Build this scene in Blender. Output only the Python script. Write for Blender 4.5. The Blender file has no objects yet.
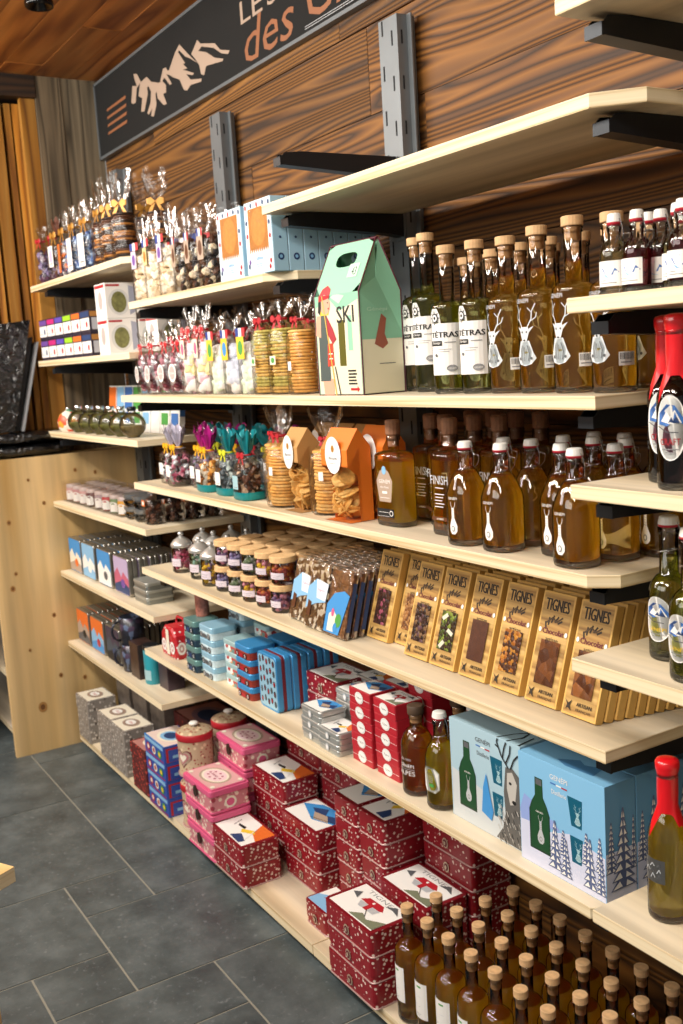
import bpy, math, random
from mathutils import Vector, Matrix, Euler
random.seed(7)
R = math.radians
sc = bpy.context.scene
COL = sc.collection

# ---------------------------------------------------------------- camera
cam_d = bpy.data.cameras.new('camera')
cam = bpy.data.objects.new('camera', cam_d)
COL.objects.link(cam)
YAW, PITCH, ROLL, FPX = 0.541211936, 0.151049403, -0.0621582168, 1025.228
fw = Vector((-math.cos(YAW) * math.cos(PITCH), math.sin(YAW) * math.cos(PITCH), -math.sin(PITCH)))
rt = fw.cross(Vector((0, 0, 1))).normalized()
up = rt.cross(fw)
r2 = rt * math.cos(ROLL) + up * math.sin(ROLL)
u2 = -rt * math.sin(ROLL) + up * math.cos(ROLL)
cam.matrix_world = Matrix(((r2.x, u2.x, -fw.x, 0), (r2.y, u2.y, -fw.y, 0), (r2.z, u2.z, -fw.z, 1.5), (0, 0, 0, 1)))
cam_d.sensor_fit = 'VERTICAL'
cam_d.sensor_height = 24
cam_d.lens = FPX / 1024 * 24
cam_d.clip_start = .02
cam_d.dof.use_dof = True
cam_d.dof.focus_distance = 1.75
cam_d.dof.aperture_fstop = 5.0
sc.camera = cam

# ---------------------------------------------------------------- world, lights, exposure
w = bpy.data.worlds.new('world')
sc.world = w
w.use_nodes = True
w.node_tree.nodes['Background'].inputs[0].default_value = (1.0, .93, .84, 1)
w.node_tree.nodes['Background'].inputs[1].default_value = .28
sc.view_settings.view_transform = 'Standard'
sc.view_settings.look = 'None'
sc.view_settings.gamma = 1
sc.view_settings.use_curve_mapping = False
sc.view_settings.exposure = 0.0

def area(name, loc, target, sx, sy, power, col):
    d = bpy.data.lights.new(name, 'AREA')
    d.shape = 'RECTANGLE'
    d.size, d.size_y = sx, sy
    d.energy = power
    d.color = col
    o = bpy.data.objects.new(name, d)
    COL.objects.link(o)
    o.location = loc
    o.rotation_euler = (Vector(target) - Vector(loc)).to_track_quat('-Z', 'Y').to_euler()
    return o
for i, lx in enumerate((-3.95, -2.9, -1.7, -.4)):
    area('ceiling_strip_light', (lx, -.35, 2.58), (lx, 1.1, .9), .9, .25, 25, (1, .94, .85))
area('aisle_light', (-1.6, -1.6, 2.3), (-1.8, 1.2, .5), 2.6, .8, 38, (1, .95, .88))
area('back_of_shop_light', (-3.75, -.9, 2.4), (-4.0, 1.0, .6), .8, .8, 22, (1, .95, .87))

try:
    sc.cycles.transparent_max_bounces = 40
    sc.cycles.max_bounces = 10
    sc.cycles.transmission_bounces = 8
    sc.cycles.glossy_bounces = 4
    sc.cycles.diffuse_bounces = 3
    sc.cycles.blur_glossy = 1.0
    sc.cycles.sample_clamp_indirect = 4
    sc.cycles.use_denoising = True
except Exception:
    pass

# ---------------------------------------------------------------- materials
def srgb(h):
    if isinstance(h, str):
        v = [int(h[i:i + 2], 16) / 255 for i in (0, 2, 4)]
        return tuple(c / 12.92 if c <= .04045 else ((c + .055) / 1.055) ** 2.4 for c in v)
    return h
def newmat(name):
    m = bpy.data.materials.new(name)
    m.use_nodes = True
    nt = m.node_tree
    return m, nt, nt.nodes['Principled BSDF']
MATS = {}
def P(name, col, rough=.5, metal=0., noise=0., coat=0., nscale=30.):
    if name in MATS:
        return MATS[name]
    m, nt, b = newmat(name)
    c = srgb(col)
    b.inputs['Base Color'].default_value = (*c, 1)
    b.inputs['Roughness'].default_value = rough
    b.inputs['Metallic'].default_value = metal
    if coat:
        b.inputs['Coat Weight'].default_value = coat
    if noise:
        tc = nt.nodes.new('ShaderNodeTexCoord')
        n = nt.nodes.new('ShaderNodeTexNoise')
        n.inputs['Scale'].default_value = nscale
        n.inputs['Detail'].default_value = 4
        nt.links.new(tc.outputs['Object'], n.inputs['Vector'])
        r = nt.nodes.new('ShaderNodeValToRGB')
        r.color_ramp.elements[0].position = .3
        r.color_ramp.elements[1].position = .7
        r.color_ramp.elements[0].color = (*[x * (1 - noise) for x in c], 1)
        r.color_ramp.elements[1].color = (*[min(1, x * (1 + noise)) for x in c], 1)
        nt.links.new(n.outputs['Fac'], r.inputs['Fac'])
        nt.links.new(r.outputs['Color'], b.inputs['Base Color'])
    MATS[name] = m
    return m

def ramp(nt, fac, stops):
    r = nt.nodes.new('ShaderNodeValToRGB')
    while len(r.color_ramp.elements) < len(stops):
        r.color_ramp.elements.new(.5)
    for e, (p, c) in zip(r.color_ramp.elements, stops):
        e.position = p
        e.color = (*srgb(c), 1)
    nt.links.new(fac, r.inputs['Fac'])
    return r.outputs['Color']
def mapping(nt, scale, coord='Object', rnd=0):
    tc = nt.nodes.new('ShaderNodeTexCoord')
    mp = nt.nodes.new('ShaderNodeMapping')
    mp.inputs['Scale'].default_value = scale
    src = tc.outputs[coord]
    if rnd:
        g = nt.nodes.new('ShaderNodeNewGeometry')
        mu = nt.nodes.new('ShaderNodeMath')
        mu.operation = 'MULTIPLY'
        mu.inputs[1].default_value = rnd
        nt.links.new(g.outputs['Random Per Island'], mu.inputs[0])
        ad = nt.nodes.new('ShaderNodeVectorMath')
        ad.operation = 'ADD'
        nt.links.new(src, ad.inputs[0])
        nt.links.new(mu.outputs[0], ad.inputs[1])
        src = ad.outputs[0]
    nt.links.new(src, mp.inputs['Vector'])
    return mp.outputs['Vector']
def mixc(nt, fac, a, b, mode='MIX'):
    m = nt.nodes.new('ShaderNodeMix')
    m.data_type = 'RGBA'
    m.blend_type = mode
    if isinstance(fac, (int, float)):
        m.inputs[0].default_value = fac
    else:
        nt.links.new(fac, m.inputs[0])
    for s, v in ((6, a), (7, b)):
        if isinstance(v, tuple) or isinstance(v, str):
            m.inputs[s].default_value = (*srgb(v), 1)
        else:
            nt.links.new(v, m.inputs[s])
    return m.outputs[2]

def wood(name, dark, mid, light, sc_long=.8, sc_cross=12, rings=7, rough=.6, island=0, knots=.5, bump=.15, axis='x', islvar=.35):
    """Grain lines that run along the long axis, with ring figure and knots."""
    m, nt, b = newmat(name)
    s = {'x': (sc_long, sc_cross, sc_cross), 'z': (sc_cross, sc_cross, sc_long), 'y': (sc_cross, sc_long, sc_cross)}[axis]
    v = mapping(nt, s, rnd=island)
    n = nt.nodes.new('ShaderNodeTexNoise')
    n.inputs['Scale'].default_value = 1.0
    n.inputs['Detail'].default_value = 2
    nt.links.new(v, n.inputs['Vector'])
    mu = nt.nodes.new('ShaderNodeMath')
    mu.operation = 'MULTIPLY'
    mu.inputs[1].default_value = rings
    nt.links.new(n.outputs['Fac'], mu.inputs[0])
    fr = nt.nodes.new('ShaderNodeMath')
    fr.operation = 'PINGPONG'
    fr.inputs[1].default_value = .5
    nt.links.new(mu.outputs[0], fr.inputs[0])
    col = ramp(nt, fr.outputs[0], [(0, dark), (.22, mid), (.5, light)])
    n2 = nt.nodes.new('ShaderNodeTexNoise')
    n2.inputs['Scale'].default_value = 1
    n2.inputs['Detail'].default_value = 6
    v2 = mapping(nt, tuple(q * (3 if q > sc_long else 1.5) for q in s), rnd=island)
    nt.links.new(v2, n2.inputs['Vector'])
    fine = ramp(nt, n2.outputs['Fac'], [(.3, 'b0b0b0'), (.65, 'ffffff')])
    col = mixc(nt, .8, col, fine, 'MULTIPLY')
    if knots:
        vo = nt.nodes.new('ShaderNodeTexVoronoi')
        vo.inputs['Scale'].default_value = 1
        ks = tuple(4.5 if q == sc_cross else 2.6 for q in s)
        nt.links.new(mapping(nt, ks, rnd=island), vo.inputs['Vector'])
        kf = ramp(nt, vo.outputs['Distance'], [(.03, 'ffffff'), (.09, '000000')])
        bw = nt.nodes.new('ShaderNodeMath')
        bw.operation = 'MULTIPLY'
        bw.inputs[1].default_value = knots
        nt.links.new(kf, bw.inputs[0])
        col = mixc(nt, bw.outputs[0], col, dark)
    if island:
        g = nt.nodes.new('ShaderNodeNewGeometry')
        lo = 1 - islvar
        iv = ramp(nt, g.outputs['Random Per Island'], [(0, (lo, lo * .95, lo * .88)), (.35, (.78, .74, .68)), (.7, (.95, .85, .7)), (1, (1, 1, .95))])
        col = mixc(nt, 1, col, iv, 'MULTIPLY')
    nt.links.new(col, b.inputs['Base Color'])
    b.inputs['Roughness'].default_value = rough
    if bump:
        bp = nt.nodes.new('ShaderNodeBump')
        bp.inputs['Strength'].default_value = bump
        bp.inputs['Distance'].default_value = .01
        nt.links.new(fr.outputs[0], bp.inputs['Height'])
        nt.links.new(bp.outputs[0], b.inputs['Normal'])
    MATS[name] = m
    return m

wall_wood = wood('reclaimed_wall_wood', '3a240c', '764d1f', '9a6a2e', .3, 5.5, 34, .62, island=37, knots=.7, bump=.35, islvar=.45)
ceil_wood = wood('ceiling_wood', '9a5a26', 'd38a42', 'e6a055', .6, 5, 5, .55, island=23, knots=.6, bump=.1, islvar=.25)
grey_wood = wood('grey_weathered_wood', '4c4336', '756957', '8d7f6a', .7, 12, 6, .75, island=11, knots=.5, axis='z', islvar=.2)
slat_wood = wood('orange_slat_wood', '8a5618', 'c98a30', 'dfa348', .7, 8, 5, .6, island=19, knots=.5, axis='z', islvar=.35)
dark_wood = wood('dark_beam_wood', '1e120a', '33200f', '452c16', .7, 10, 6, .7, axis='y')
pale_wood = wood('pale_spruce', 'dcc6a0', 'e8d6b4', 'efe1c6', .5, 5, 3, .5, knots=.35, bump=.0)
panel_wood = wood('panel_spruce', 'c49a58', 'e2be82', 'ecca92', .4, 4, 2.5, .5, knots=1.0, bump=.03, axis='z')
def ply_edge():
    m, nt, b = newmat('plywood_edge')
    v = mapping(nt, (1.5, 1.5, 190))
    n = nt.nodes.new('ShaderNodeTexNoise')
    n.inputs['Scale'].default_value = 1
    n.inputs['Detail'].default_value = 2
    nt.links.new(v, n.inputs['Vector'])
    c = ramp(nt, n.outputs['Fac'], [(.3, 'c4a676'), (.45, 'e6d3ad'), (.7, 'efdfbe')])
    nt.links.new(c, b.inputs['Base Color'])
    b.inputs['Roughness'].default_value = .55
    return m
edge_wood = ply_edge()
def slate():
    m, nt, b = newmat('slate_tile')
    v = mapping(nt, (1, 1, 1), rnd=13)
    n = nt.nodes.new('ShaderNodeTexNoise')
    n.inputs['Scale'].default_value = 7
    n.inputs['Detail'].default_value = 8
    n.inputs['Roughness'].default_value = .65
    nt.links.new(v, n.inputs['Vector'])
    c = ramp(nt, n.outputs['Fac'], [(.28, '363d40'), (.5, '4e5759'), (.72, '666f71')])
    n2 = nt.nodes.new('ShaderNodeTexNoise')
    n2.inputs['Scale'].default_value = 70
    n2.inputs['Detail'].default_value = 3
    nt.links.new(v, n2.inputs['Vector'])
    k = ramp(nt, n2.outputs['Fac'], [(.62, '000000'), (.78, 'ffffff')])
    fm = nt.nodes.new('ShaderNodeMath')
    fm.operation = 'MULTIPLY'
    fm.inputs[1].default_value = .45
    nt.links.new(k, fm.inputs[0])
    c = mixc(nt, fm.outputs[0], c, '8f979c')
    nt.links.new(c, b.inputs['Base Color'])
    b.inputs['Roughness'].default_value = .42
    bp = nt.nodes.new('ShaderNodeBump')
    bp.inputs['Strength'].default_value = .35
    bp.inputs['Distance'].default_value = .01
    nt.links.new(n.outputs['Fac'], bp.inputs['Height'])
    nt.links.new(bp.outputs[0], b.inputs['Normal'])
    return m
slate_m = slate()
grout = P('grout', '8d8b80', .9)
steel = P('grey_steel', '767c80', .45, .45, noise=.06, nscale=12)
steel_dk = P('dark_slot', '16181a', .8)
blk = P('black_steel', '24282d', .38, .5)
white = P('white_paper', 'f0eeea', .55)
offwhite = P('cream_paper', 'e9e2cf', .55)
black = P('black_print', '131315', .6)
sign_black = P('sign_black', '0e0f0f', .9)
grey = P('grey_print', '8b8b8d', .5)
midgrey = P('mid_grey', '5a5c60', .5)
silver = P('silver_print', 'd2d6da', .35, .3)
green = P('green_print', '4f9a48', .5)
red = P('red_print', 'b3202c', .45)
blue = P('blue_print', '3d6fb5', .5)
skyb = P('sky_print', '86b9e0', .5)
skyd = P('deep_sky_print', '3f8fd0', .5)
orange = P('orange_print', 'e2702a', .5)
yellow = P('yellow_print', 'ecc63a', .5)
pink = P('pink_print', 'd65c86', .5)
maroon = P('maroon_print', '6b1c2c', .5)
purple = P('purple_print', '6e4a9a', .5)
tan = P('tan_print', 'b09a88', .6)
copper = P('copper_print', '96603f', .5)
chrome = P('chrome', 'd8dadd', .15, 1)
rubber = P('red_gasket', 'b0182c', .5)
ceram = P('white_cap', 'eceae4', .3)
cork = P('cork_cap', 'd3ab7c', .7, noise=.18, nscale=90)
cork_side = P('cork_plug', 'b98a58', .8, noise=.3, nscale=150)
brown_cork = P('brown_cork', '8a5f43', .7, noise=.2, nscale=90)
wax = P('red_wax', 'd8121e', .28, coat=.5)
tin_m = P('bare_tin', 'a9a69e', .3, .85)
tin_dk = P('dark_tin', '6d6a63', .35, .8)

def film(name='clear_film', tint=(1, 1, 1), gl=.02, bump=.45, scale=28, fk=.55, rough=.2):
    m = bpy.data.materials.new(name)
    m.use_nodes = True
    nt = m.node_tree
    nt.nodes.clear()
    o = nt.nodes.new('ShaderNodeOutputMaterial')
    mx = nt.nodes.new('ShaderNodeMixShader')
    tr = nt.nodes.new('ShaderNodeBsdfTransparent')
    tr.inputs[0].default_value = (*tint, 1)
    gs = nt.nodes.new('ShaderNodeBsdfGlossy')
    gs.inputs['Roughness'].default_value = rough
    tc = nt.nodes.new('ShaderNodeTexCoord')
    n = nt.nodes.new('ShaderNodeTexNoise')
    n.inputs['Scale'].default_value = scale
    n.inputs['Detail'].default_value = 3
    n.inputs['Distortion'].default_value = .6
    nt.links.new(tc.outputs['Object'], n.inputs['Vector'])
    bp = nt.nodes.new('ShaderNodeBump')
    bp.inputs['Strength'].default_value = bump
    bp.inputs['Distance'].default_value = .02
    nt.links.new(n.outputs['Fac'], bp.inputs['Height'])
    nt.links.new(bp.outputs[0], gs.inputs['Normal'])
    fr = nt.nodes.new('ShaderNodeFresnel')
    fr.inputs['IOR'].default_value = 1.45
    nt.links.new(bp.outputs[0], fr.inputs['Normal'])
    ad = nt.nodes.new('ShaderNodeMath')
    ad.operation = 'MULTIPLY_ADD'
    ad.use_clamp = True
    ad.inputs[1].default_value = fk
    ad.inputs[2].default_value = gl
    nt.links.new(fr.outputs[0], ad.inputs[0])
    nt.links.new(ad.outputs[0], mx.inputs[0])
    nt.links.new(tr.outputs[0], mx.inputs[1])
    nt.links.new(gs.outputs[0], mx.inputs[2])
    nt.links.new(mx.outputs[0], o.inputs[0])
    return m
film_m = film()
glass_m = film('thin_glass', (.985, .99, .985), .02, .0, 5, 1.0, .03)
shrink_m = film('window_film', (1, 1, 1), .03, .25, 22, .8)

def liquid(name, col, rough=0.0, dens=14, cloud=.17):
    m = bpy.data.materials.new(name)
    m.use_nodes = True
    nt = m.node_tree
    nt.nodes.clear()
    o = nt.nodes.new('ShaderNodeOutputMaterial')
    g = nt.nodes.new('ShaderNodeBsdfGlass')
    g.inputs['Color'].default_value = (1, 1, 1, 1)
    g.inputs['Roughness'].default_value = rough
    g.inputs['IOR'].default_value = 1.36
    a = nt.nodes.new('ShaderNodeVolumeAbsorption')
    a.inputs['Color'].default_value = (*srgb(col), 1)
    a.inputs['Density'].default_value = dens
    g.inputs['Color'].default_value = (*[min(1, c ** .18) for c in srgb(col)], 1)
    tl = nt.nodes.new('ShaderNodeBsdfTranslucent')
    tl.inputs['Color'].default_value = (*srgb(col), 1)
    mx = nt.nodes.new('ShaderNodeMixShader')
    mx.inputs[0].default_value = cloud
    nt.links.new(g.outputs[0], mx.inputs[1])
    nt.links.new(tl.outputs[0], mx.inputs[2])
    nt.links.new(mx.outputs[0], o.inputs['Surface'])
    nt.links.new(a.outputs[0], o.inputs['Volume'])
    return m
amber = liquid('amber_liqueur', (.97, .63, .07), dens=3.2, cloud=.22)
gold = liquid('golden_liqueur', (.98, .86, .04), dens=3, cloud=.38)
olive = liquid('olive_liqueur', (.66, .66, .06), dens=4.5)
honey = liquid('honey_liqueur', (.98, .80, .10), dens=2.5, cloud=.42)
redliq = liquid('red_syrup', 'a81430', dens=14)
paleliq = liquid('pale_liqueur', 'f0eaac', dens=3)
darkliq = liquid('dark_wine', '4a1022', dens=30)
thick = liquid('clear_base', 'eef2ee', dens=.5)

def dots(name, base, dot, scale=90, size=.3, rough=.35, second=None):
    m, nt, b = newmat(name)
    vo = nt.nodes.new('ShaderNodeTexVoronoi')
    vo.inputs['Scale'].default_value = scale
    vo.inputs['Randomness'].default_value = .75
    nt.links.new(mapping(nt, (1, 1, 1)), vo.inputs['Vector'])
    f = ramp(nt, vo.outputs['Distance'], [(size, 'ffffff'), (size + .06, '000000')])
    col = mixc(nt, f, base, dot)
    if second:
        vo2 = nt.nodes.new('ShaderNodeTexVoronoi')
        vo2.inputs['Scale'].default_value = scale * .55
        nt.links.new(mapping(nt, (1, 1, 1)), vo2.inputs['Vector'])
        f2 = ramp(nt, vo2.outputs['Distance'], [(.2, 'ffffff'), (.26, '000000')])
        col = mixc(nt, f2, col, second)
    nt.links.new(col, b.inputs['Base Color'])
    b.inputs['Roughness'].default_value = rough
    MATS[name] = m
    return m
polka = dots('polka_red_tin', '8a1522', 'e6d2c6', 85, .27)
polkaribbon = dots('polka_ribbon', 'c01c28', 'f6ecec', 150, .33)
greyprint = dots('grey_patterned_card', '8d867f', 'd4cdc5', 70, .3, .5, '5d554e')
pinkprint = dots('pink_patterned_tin', 'c77f86', 'e9d5c4', 60, .32, .35, '9c3346')
folkprint = dots('beige_red_folk_tin', 'b7a184', '8c2a2c', 75, .22, .35, 'dcc8a6')
brownprint = dots('brown_red_card', '5c2222', 'c0463c', 60, .26, .5, '2c1a1a')
navyprint = dots('navy_tin_print', '23394a', '8fb0ae', 60, .24, .35)
vichy = dots('pale_blue_print', 'a9cfe2', '4a5f86', 60, .13, .5)

def mottled(name, cols, scale=60, rough=.5, bump=.4):
    m, nt, b = newmat(name)
    vo = nt.nodes.new('ShaderNodeTexVoronoi')
    vo.inputs['Scale'].default_value = scale
    nt.links.new(mapping(nt, (1, 1, 1)), vo.inputs['Vector'])
    sp = nt.nodes.new('ShaderNodeSeparateColor')
    nt.links.new(vo.outputs['Color'], sp.inputs[0])
    n = len(cols)
    c = ramp(nt, sp.outputs[0], [(i / n, q) for i, q in enumerate(cols)])
    c_in = [x for x in nt.nodes if x.type == 'VALTORGB'][-1]
    c_in.color_ramp.interpolation = 'CONSTANT'
    nt.links.new(c, b.inputs['Base Color'])
    b.inputs['Roughness'].default_value = rough
    bp = nt.nodes.new('ShaderNodeBump')
    bp.inputs['Strength'].default_value = bump
    bp.inputs['Distance'].default_value = .004
    bp.invert = True
    nt.links.new(vo.outputs['Distance'], bp.inputs['Height'])
    nt.links.new(bp.outputs[0], b.inputs['Normal'])
    MATS[name] = m
    return m

# ---------------------------------------------------------------- mesh building
_txt = {}
def text_shape(s):
    if s in _txt:
        return _txt[s]
    cu = bpy.data.curves.new('t', 'FONT')
    cu.body = s
    cu.size = 1
    cu.resolution_u = 2
    ob = bpy.data.objects.new('t', cu)
    COL.objects.link(ob)
    dg = bpy.context.evaluated_depsgraph_get()
    me = bpy.data.meshes.new_from_object(ob.evaluated_get(dg))
    vs = [(v.co.x, v.co.y) for v in me.vertices]
    fs = [tuple(p.vertices) for p in me.polygons]
    bpy.data.objects.remove(ob)
    bpy.data.curves.remove(cu)
    bpy.data.meshes.remove(me)
    if vs:
        x0 = min(v[0] for v in vs); x1 = max(v[0] for v in vs)
        y0 = min(v[1] for v in vs); y1 = max(v[1] for v in vs)
    else:
        x0 = x1 = y0 = y1 = 0
    _txt[s] = (vs, fs, x0, x1, y0, y1)
    return _txt[s]

class Art:
    """Flat print: polygons in (u, v) metres with a layer and a material."""
    def __init__(s):
        s.p = []
        s.k = 0
    def poly(s, pts, m):
        s.k += 1
        s.p.append((list(pts), [tuple(range(len(pts)))], m, s.k))
    def rect(s, x0, y0, x1, y1, m, nx=1):
        s.k += 1
        pts = []
        fs = []
        for i in range(nx + 1):
            x = x0 + (x1 - x0) * i / nx
            pts += [(x, y0), (x, y1)]
        for i in range(nx):
            fs.append((2 * i, 2 * i + 2, 2 * i + 3, 2 * i + 1))
        s.p.append((pts, fs, m, s.k))
    def ell(s, cx, cy, rx, ry, m, n=20, a0=0):
        s.poly([(cx + rx * math.cos(a0 + 2 * math.pi * i / n), cy + ry * math.sin(a0 + 2 * math.pi * i / n)) for i in range(n)], m)
    def line(s, pts, wd, m):
        s.k += 1
        vs = []
        fs = []
        for (ax, ay), (bx, by) in zip(pts, pts[1:]):
            dx, dy = bx - ax, by - ay
            l = math.hypot(dx, dy) or 1
            nx, ny = -dy / l * wd / 2, dx / l * wd / 2
            i = len(vs)
            vs += [(ax + nx, ay + ny), (ax - nx, ay - ny), (bx - nx, by - ny), (bx + nx, by + ny)]
            fs.append((i, i + 1, i + 2, i + 3))
        s.p.append((vs, fs, m, s.k))
    def text(s, t, cx, cy, hgt, m, wid=None, slant=0., bold=0):
        if bold:
            for q in (-1, 1): s.text(t, cx + q * bold, cy, hgt, m, wid, slant)
        vs, fs, x0, x1, y0, y1 = text_shape(t)
        if not vs:
            return
        k = hgt / (y1 - y0)
        kx = wid / (x1 - x0) if wid else k
        s.k += 1
        s.p.append(([(cx + (x - (x0 + x1) / 2) * kx + slant * (y - y0) * k, cy + (y - (y0 + y1) / 2) * k) for x, y in vs], fs, m, s.k))

class MB:
    def __init__(s):
        s.v = []; s.f = []; s.mi = []; s.sm = []; s.mats = []
        s.T = Matrix.Identity(4)
    def m(s, mat):
        if mat not in s.mats:
            s.mats.append(mat)
        return s.mats.index(mat)
    def add(s, vs, fs, mat, smooth=False):
        b = len(s.v)
        s.v += [s.T @ Vector(v) for v in vs]
        k = s.m(mat)
        for f in fs:
            s.f.append(tuple(i + b for i in f)); s.mi.append(k); s.sm.append(smooth)
    def box(s, x0, y0, z0, x1, y1, z1, mat, edge=None):
        vs = [(x0, y0, z0), (x1, y0, z0), (x1, y1, z0), (x0, y1, z0), (x0, y0, z1), (x1, y0, z1), (x1, y1, z1), (x0, y1, z1)]
        s.add(vs, [(3, 2, 1, 0), (4, 5, 6, 7)], mat)
        s.add(vs, [(0, 1, 5, 4), (1, 2, 6, 5), (2, 3, 7, 6), (3, 0, 4, 7)], edge or mat)
    def prism(s, pts, z0, z1, mat, side=None, smooth=False, bev=0):
        n = len(pts)
        if bev:
            cx = sum(p[0] for p in pts) / n; cy = sum(p[1] for p in pts) / n
            def sh(q):
                out = []
                for x, y in pts:
                    l = math.hypot(x - cx, y - cy) or 1
                    out.append((x - (x - cx) / l * q, y - (y - cy) / l * q))
                return out
            rings = [(sh(bev), z0), (pts, z0 + bev), (pts, z1 - bev), (sh(bev), z1)]
        else:
            rings = [(pts, z0), (pts, z1)]
        vs = [(x, y, z) for r_, z in rings for x, y in r_]
        k = len(rings)
        s.add(vs, [tuple(reversed(range(n))), tuple(range((k - 1) * n, k * n))], mat)
        s.add(vs, [(j * n + i, j * n + (i + 1) % n, (j + 1) * n + (i + 1) % n, (j + 1) * n + i) for j in range(k - 1) for i in range(n)], side or mat, smooth)
    def lathe(s, prof, mat, seg=24, sx=1., sy=1., cx=0., cy=0., sq=2., cap0=True, cap1=True, smooth=True):
        vs = []
        for r, z in prof:
            for i in range(seg):
                a = 2 * math.pi * (i + .5) / seg
                c, q = math.cos(a), math.sin(a)
                if sq != 2:
                    k = (abs(c) ** sq + abs(q) ** sq) ** (-1 / sq)
                    c, q = c * k, q * k
                vs.append((cx + r * c * sx, cy + r * q * sy, z))
        n = len(prof)
        fs = [(j * seg + i, j * seg + (i + 1) % seg, (j + 1) * seg + (i + 1) % seg, (j + 1) * seg + i) for j in range(n - 1) for i in range(seg)]
        s.add(vs, fs, mat, smooth)
        caps = []
        if cap0 and prof[0][0] > 0: caps.append(tuple(reversed(range(seg))))
        if cap1 and prof[-1][0] > 0: caps.append(tuple(range((n - 1) * seg, n * seg)))
        if caps: s.add(vs, caps, mat)
    def tube(s, pts, r, mat, seg=6):
        pts = [Vector(p) for p in pts]
        vs = []
        for i, p in enumerate(pts):
            d = (pts[min(i + 1, len(pts) - 1)] - pts[max(i - 1, 0)]).normalized()
            a = d.orthogonal().normalized(); b = d.cross(a)
            for k in range(seg):
                t = 2 * math.pi * k / seg
                vs.append(p + (a * math.cos(t) + b * math.sin(t)) * r)
        fs = [(j * seg + i, j * seg + (i + 1) % seg, (j + 1) * seg + (i + 1) % seg, (j + 1) * seg + i) for j in range(len(pts) - 1) for i in range(seg)]
        fs += [tuple(range(seg)), tuple(range((len(pts) - 1) * seg, len(pts) * seg))]
        s.add(vs, fs, mat, True)
    def blob(s, c, r, mat, squash=(1, 1, 1), jag=0., rot=None, seg=7, rings=4):
        e = rot or Euler((random.random() * 6, random.random() * 6, random.random() * 6))
        M3 = e.to_matrix()
        vs = []
        for j in range(rings + 1):
            ph = math.pi * j / rings
            for i in range(seg):
                a = 2 * math.pi * i / seg
                q = 1 + (random.random() - .5) * jag
                vs.append(M3 @ Vector((math.sin(ph) * math.cos(a) * squash[0], math.sin(ph) * math.sin(a) * squash[1], math.cos(ph) * squash[2])) * r * q + Vector(c))
        fs = [(j * seg + i, (j + 1) * seg + i, (j + 1) * seg + (i + 1) % seg, j * seg + (i + 1) % seg) for j in range(rings) for i in range(seg)]
        s.add(vs, fs, mat, jag == 0)
    def art(s, art, fn, step=.00022):
        step = min(step, .0014 / max(1, art.k))
        """fn(u, v, lift) -> point; prints art on a surface."""
        for pts, fs, m, k in art.p:
            s.add([fn(u, v, .0003 + k * step) for u, v in pts], fs, m)
    def build(s, name, parent=None, **kw):
        me = bpy.data.meshes.new(name)
        me.from_pydata([tuple(v) for v in s.v], [], s.f)
        for m in s.mats:
            me.materials.append(m)
        me.polygons.foreach_set('material_index', s.mi)
        me.polygons.foreach_set('use_smooth', s.sm)
        me.update()
        o = bpy.data.objects.new(name, me)
        COL.objects.link(o)
        if parent:
            o.parent = parent
        for k, v in kw.items():
            o[k] = v
        return o

def rr(wd, d, r=.006, n=3, cx=0, cy=0):
    pts = []
    for qx, qy, a0 in ((1, 1, 0), (-1, 1, 90), (-1, -1, 180), (1, -1, 270)):
        for i in range(n + 1):
            a = R(a0 + 90 * i / n)
            pts.append((cx + qx * (wd / 2 - r) + r * math.cos(a), cy + qy * (d / 2 - r) + r * math.sin(a)))
    return pts
front = lambda y: (lambda u, v, l: (u, y - l, v))                    # face towards the aisle
side = lambda x: (lambda u, v, l: (x + l, u, v))                     # face towards +x
top = lambda z: (lambda u, v, l: (u, v, z + l))
def cyl(r, a0=0, sx=1, sy=1):                                        # wraps u around a body, u = 0 faces the aisle
    return lambda u, v, l: ((r + l) * math.sin(u / r + a0) * sx, -(r + l) * math.cos(u / r + a0) * sy, v)

def struct(name, mb):
    o = mb.build(name)
    o['kind'] = 'structure'
    return o
def tag(o, label, cat, group=None):
    o['label'] = label
    o['category'] = cat
    if group:
        o['group'] = group
    return o
def root(name, cat):
    o = bpy.data.objects.new(name, None)
    o.empty_display_size = .02
    COL.objects.link(o)
    o['category'] = cat
    return o
class Kind:
    """One built thing; put() places it first, then copies it with all its parts."""
    def __init__(s, obj):
        s.o = obj; s.used = False
    def put(s, x, y, z, rz, label, group=None, rx=0, ry=0, sc_=None):
        if not s.used:
            o = s.o; s.used = True
        else:
            o = s.o.copy()
            COL.objects.link(o)
            for ch in list(s.o.children):
                c = ch.copy(); COL.objects.link(c); c.parent = o
                for g in ch.children:
                    d = g.copy(); COL.objects.link(d); d.parent = c
        o.location = (x, y, z)
        o.rotation_euler = (R(rx), R(ry), R(rz))
        if sc_: o.scale = sc_
        o['label'] = label
        if group: o['group'] = group
        elif 'group' in o: del o['group']
        return o
ORD = ['first', 'second', 'third', 'fourth', 'fifth', 'sixth', 'seventh', 'eighth', 'ninth', 'tenth', 'eleventh', 'twelfth']
ROW = ['front row', 'second row', 'third row', 'fourth row', 'fifth row']

# shelf top heights
S2, S3, S4, S5, BOT, TOP, UB = 1.419, 1.147, .874, .597, .055, 1.841, 1.700
LA, LB, LC, LD, LE, LF = 1.840, 1.551, 1.275, 1.002, .722, .433
RA, RB, RC, RD, RE = 1.952, 1.559, 1.298, 1.040, .654

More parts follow.
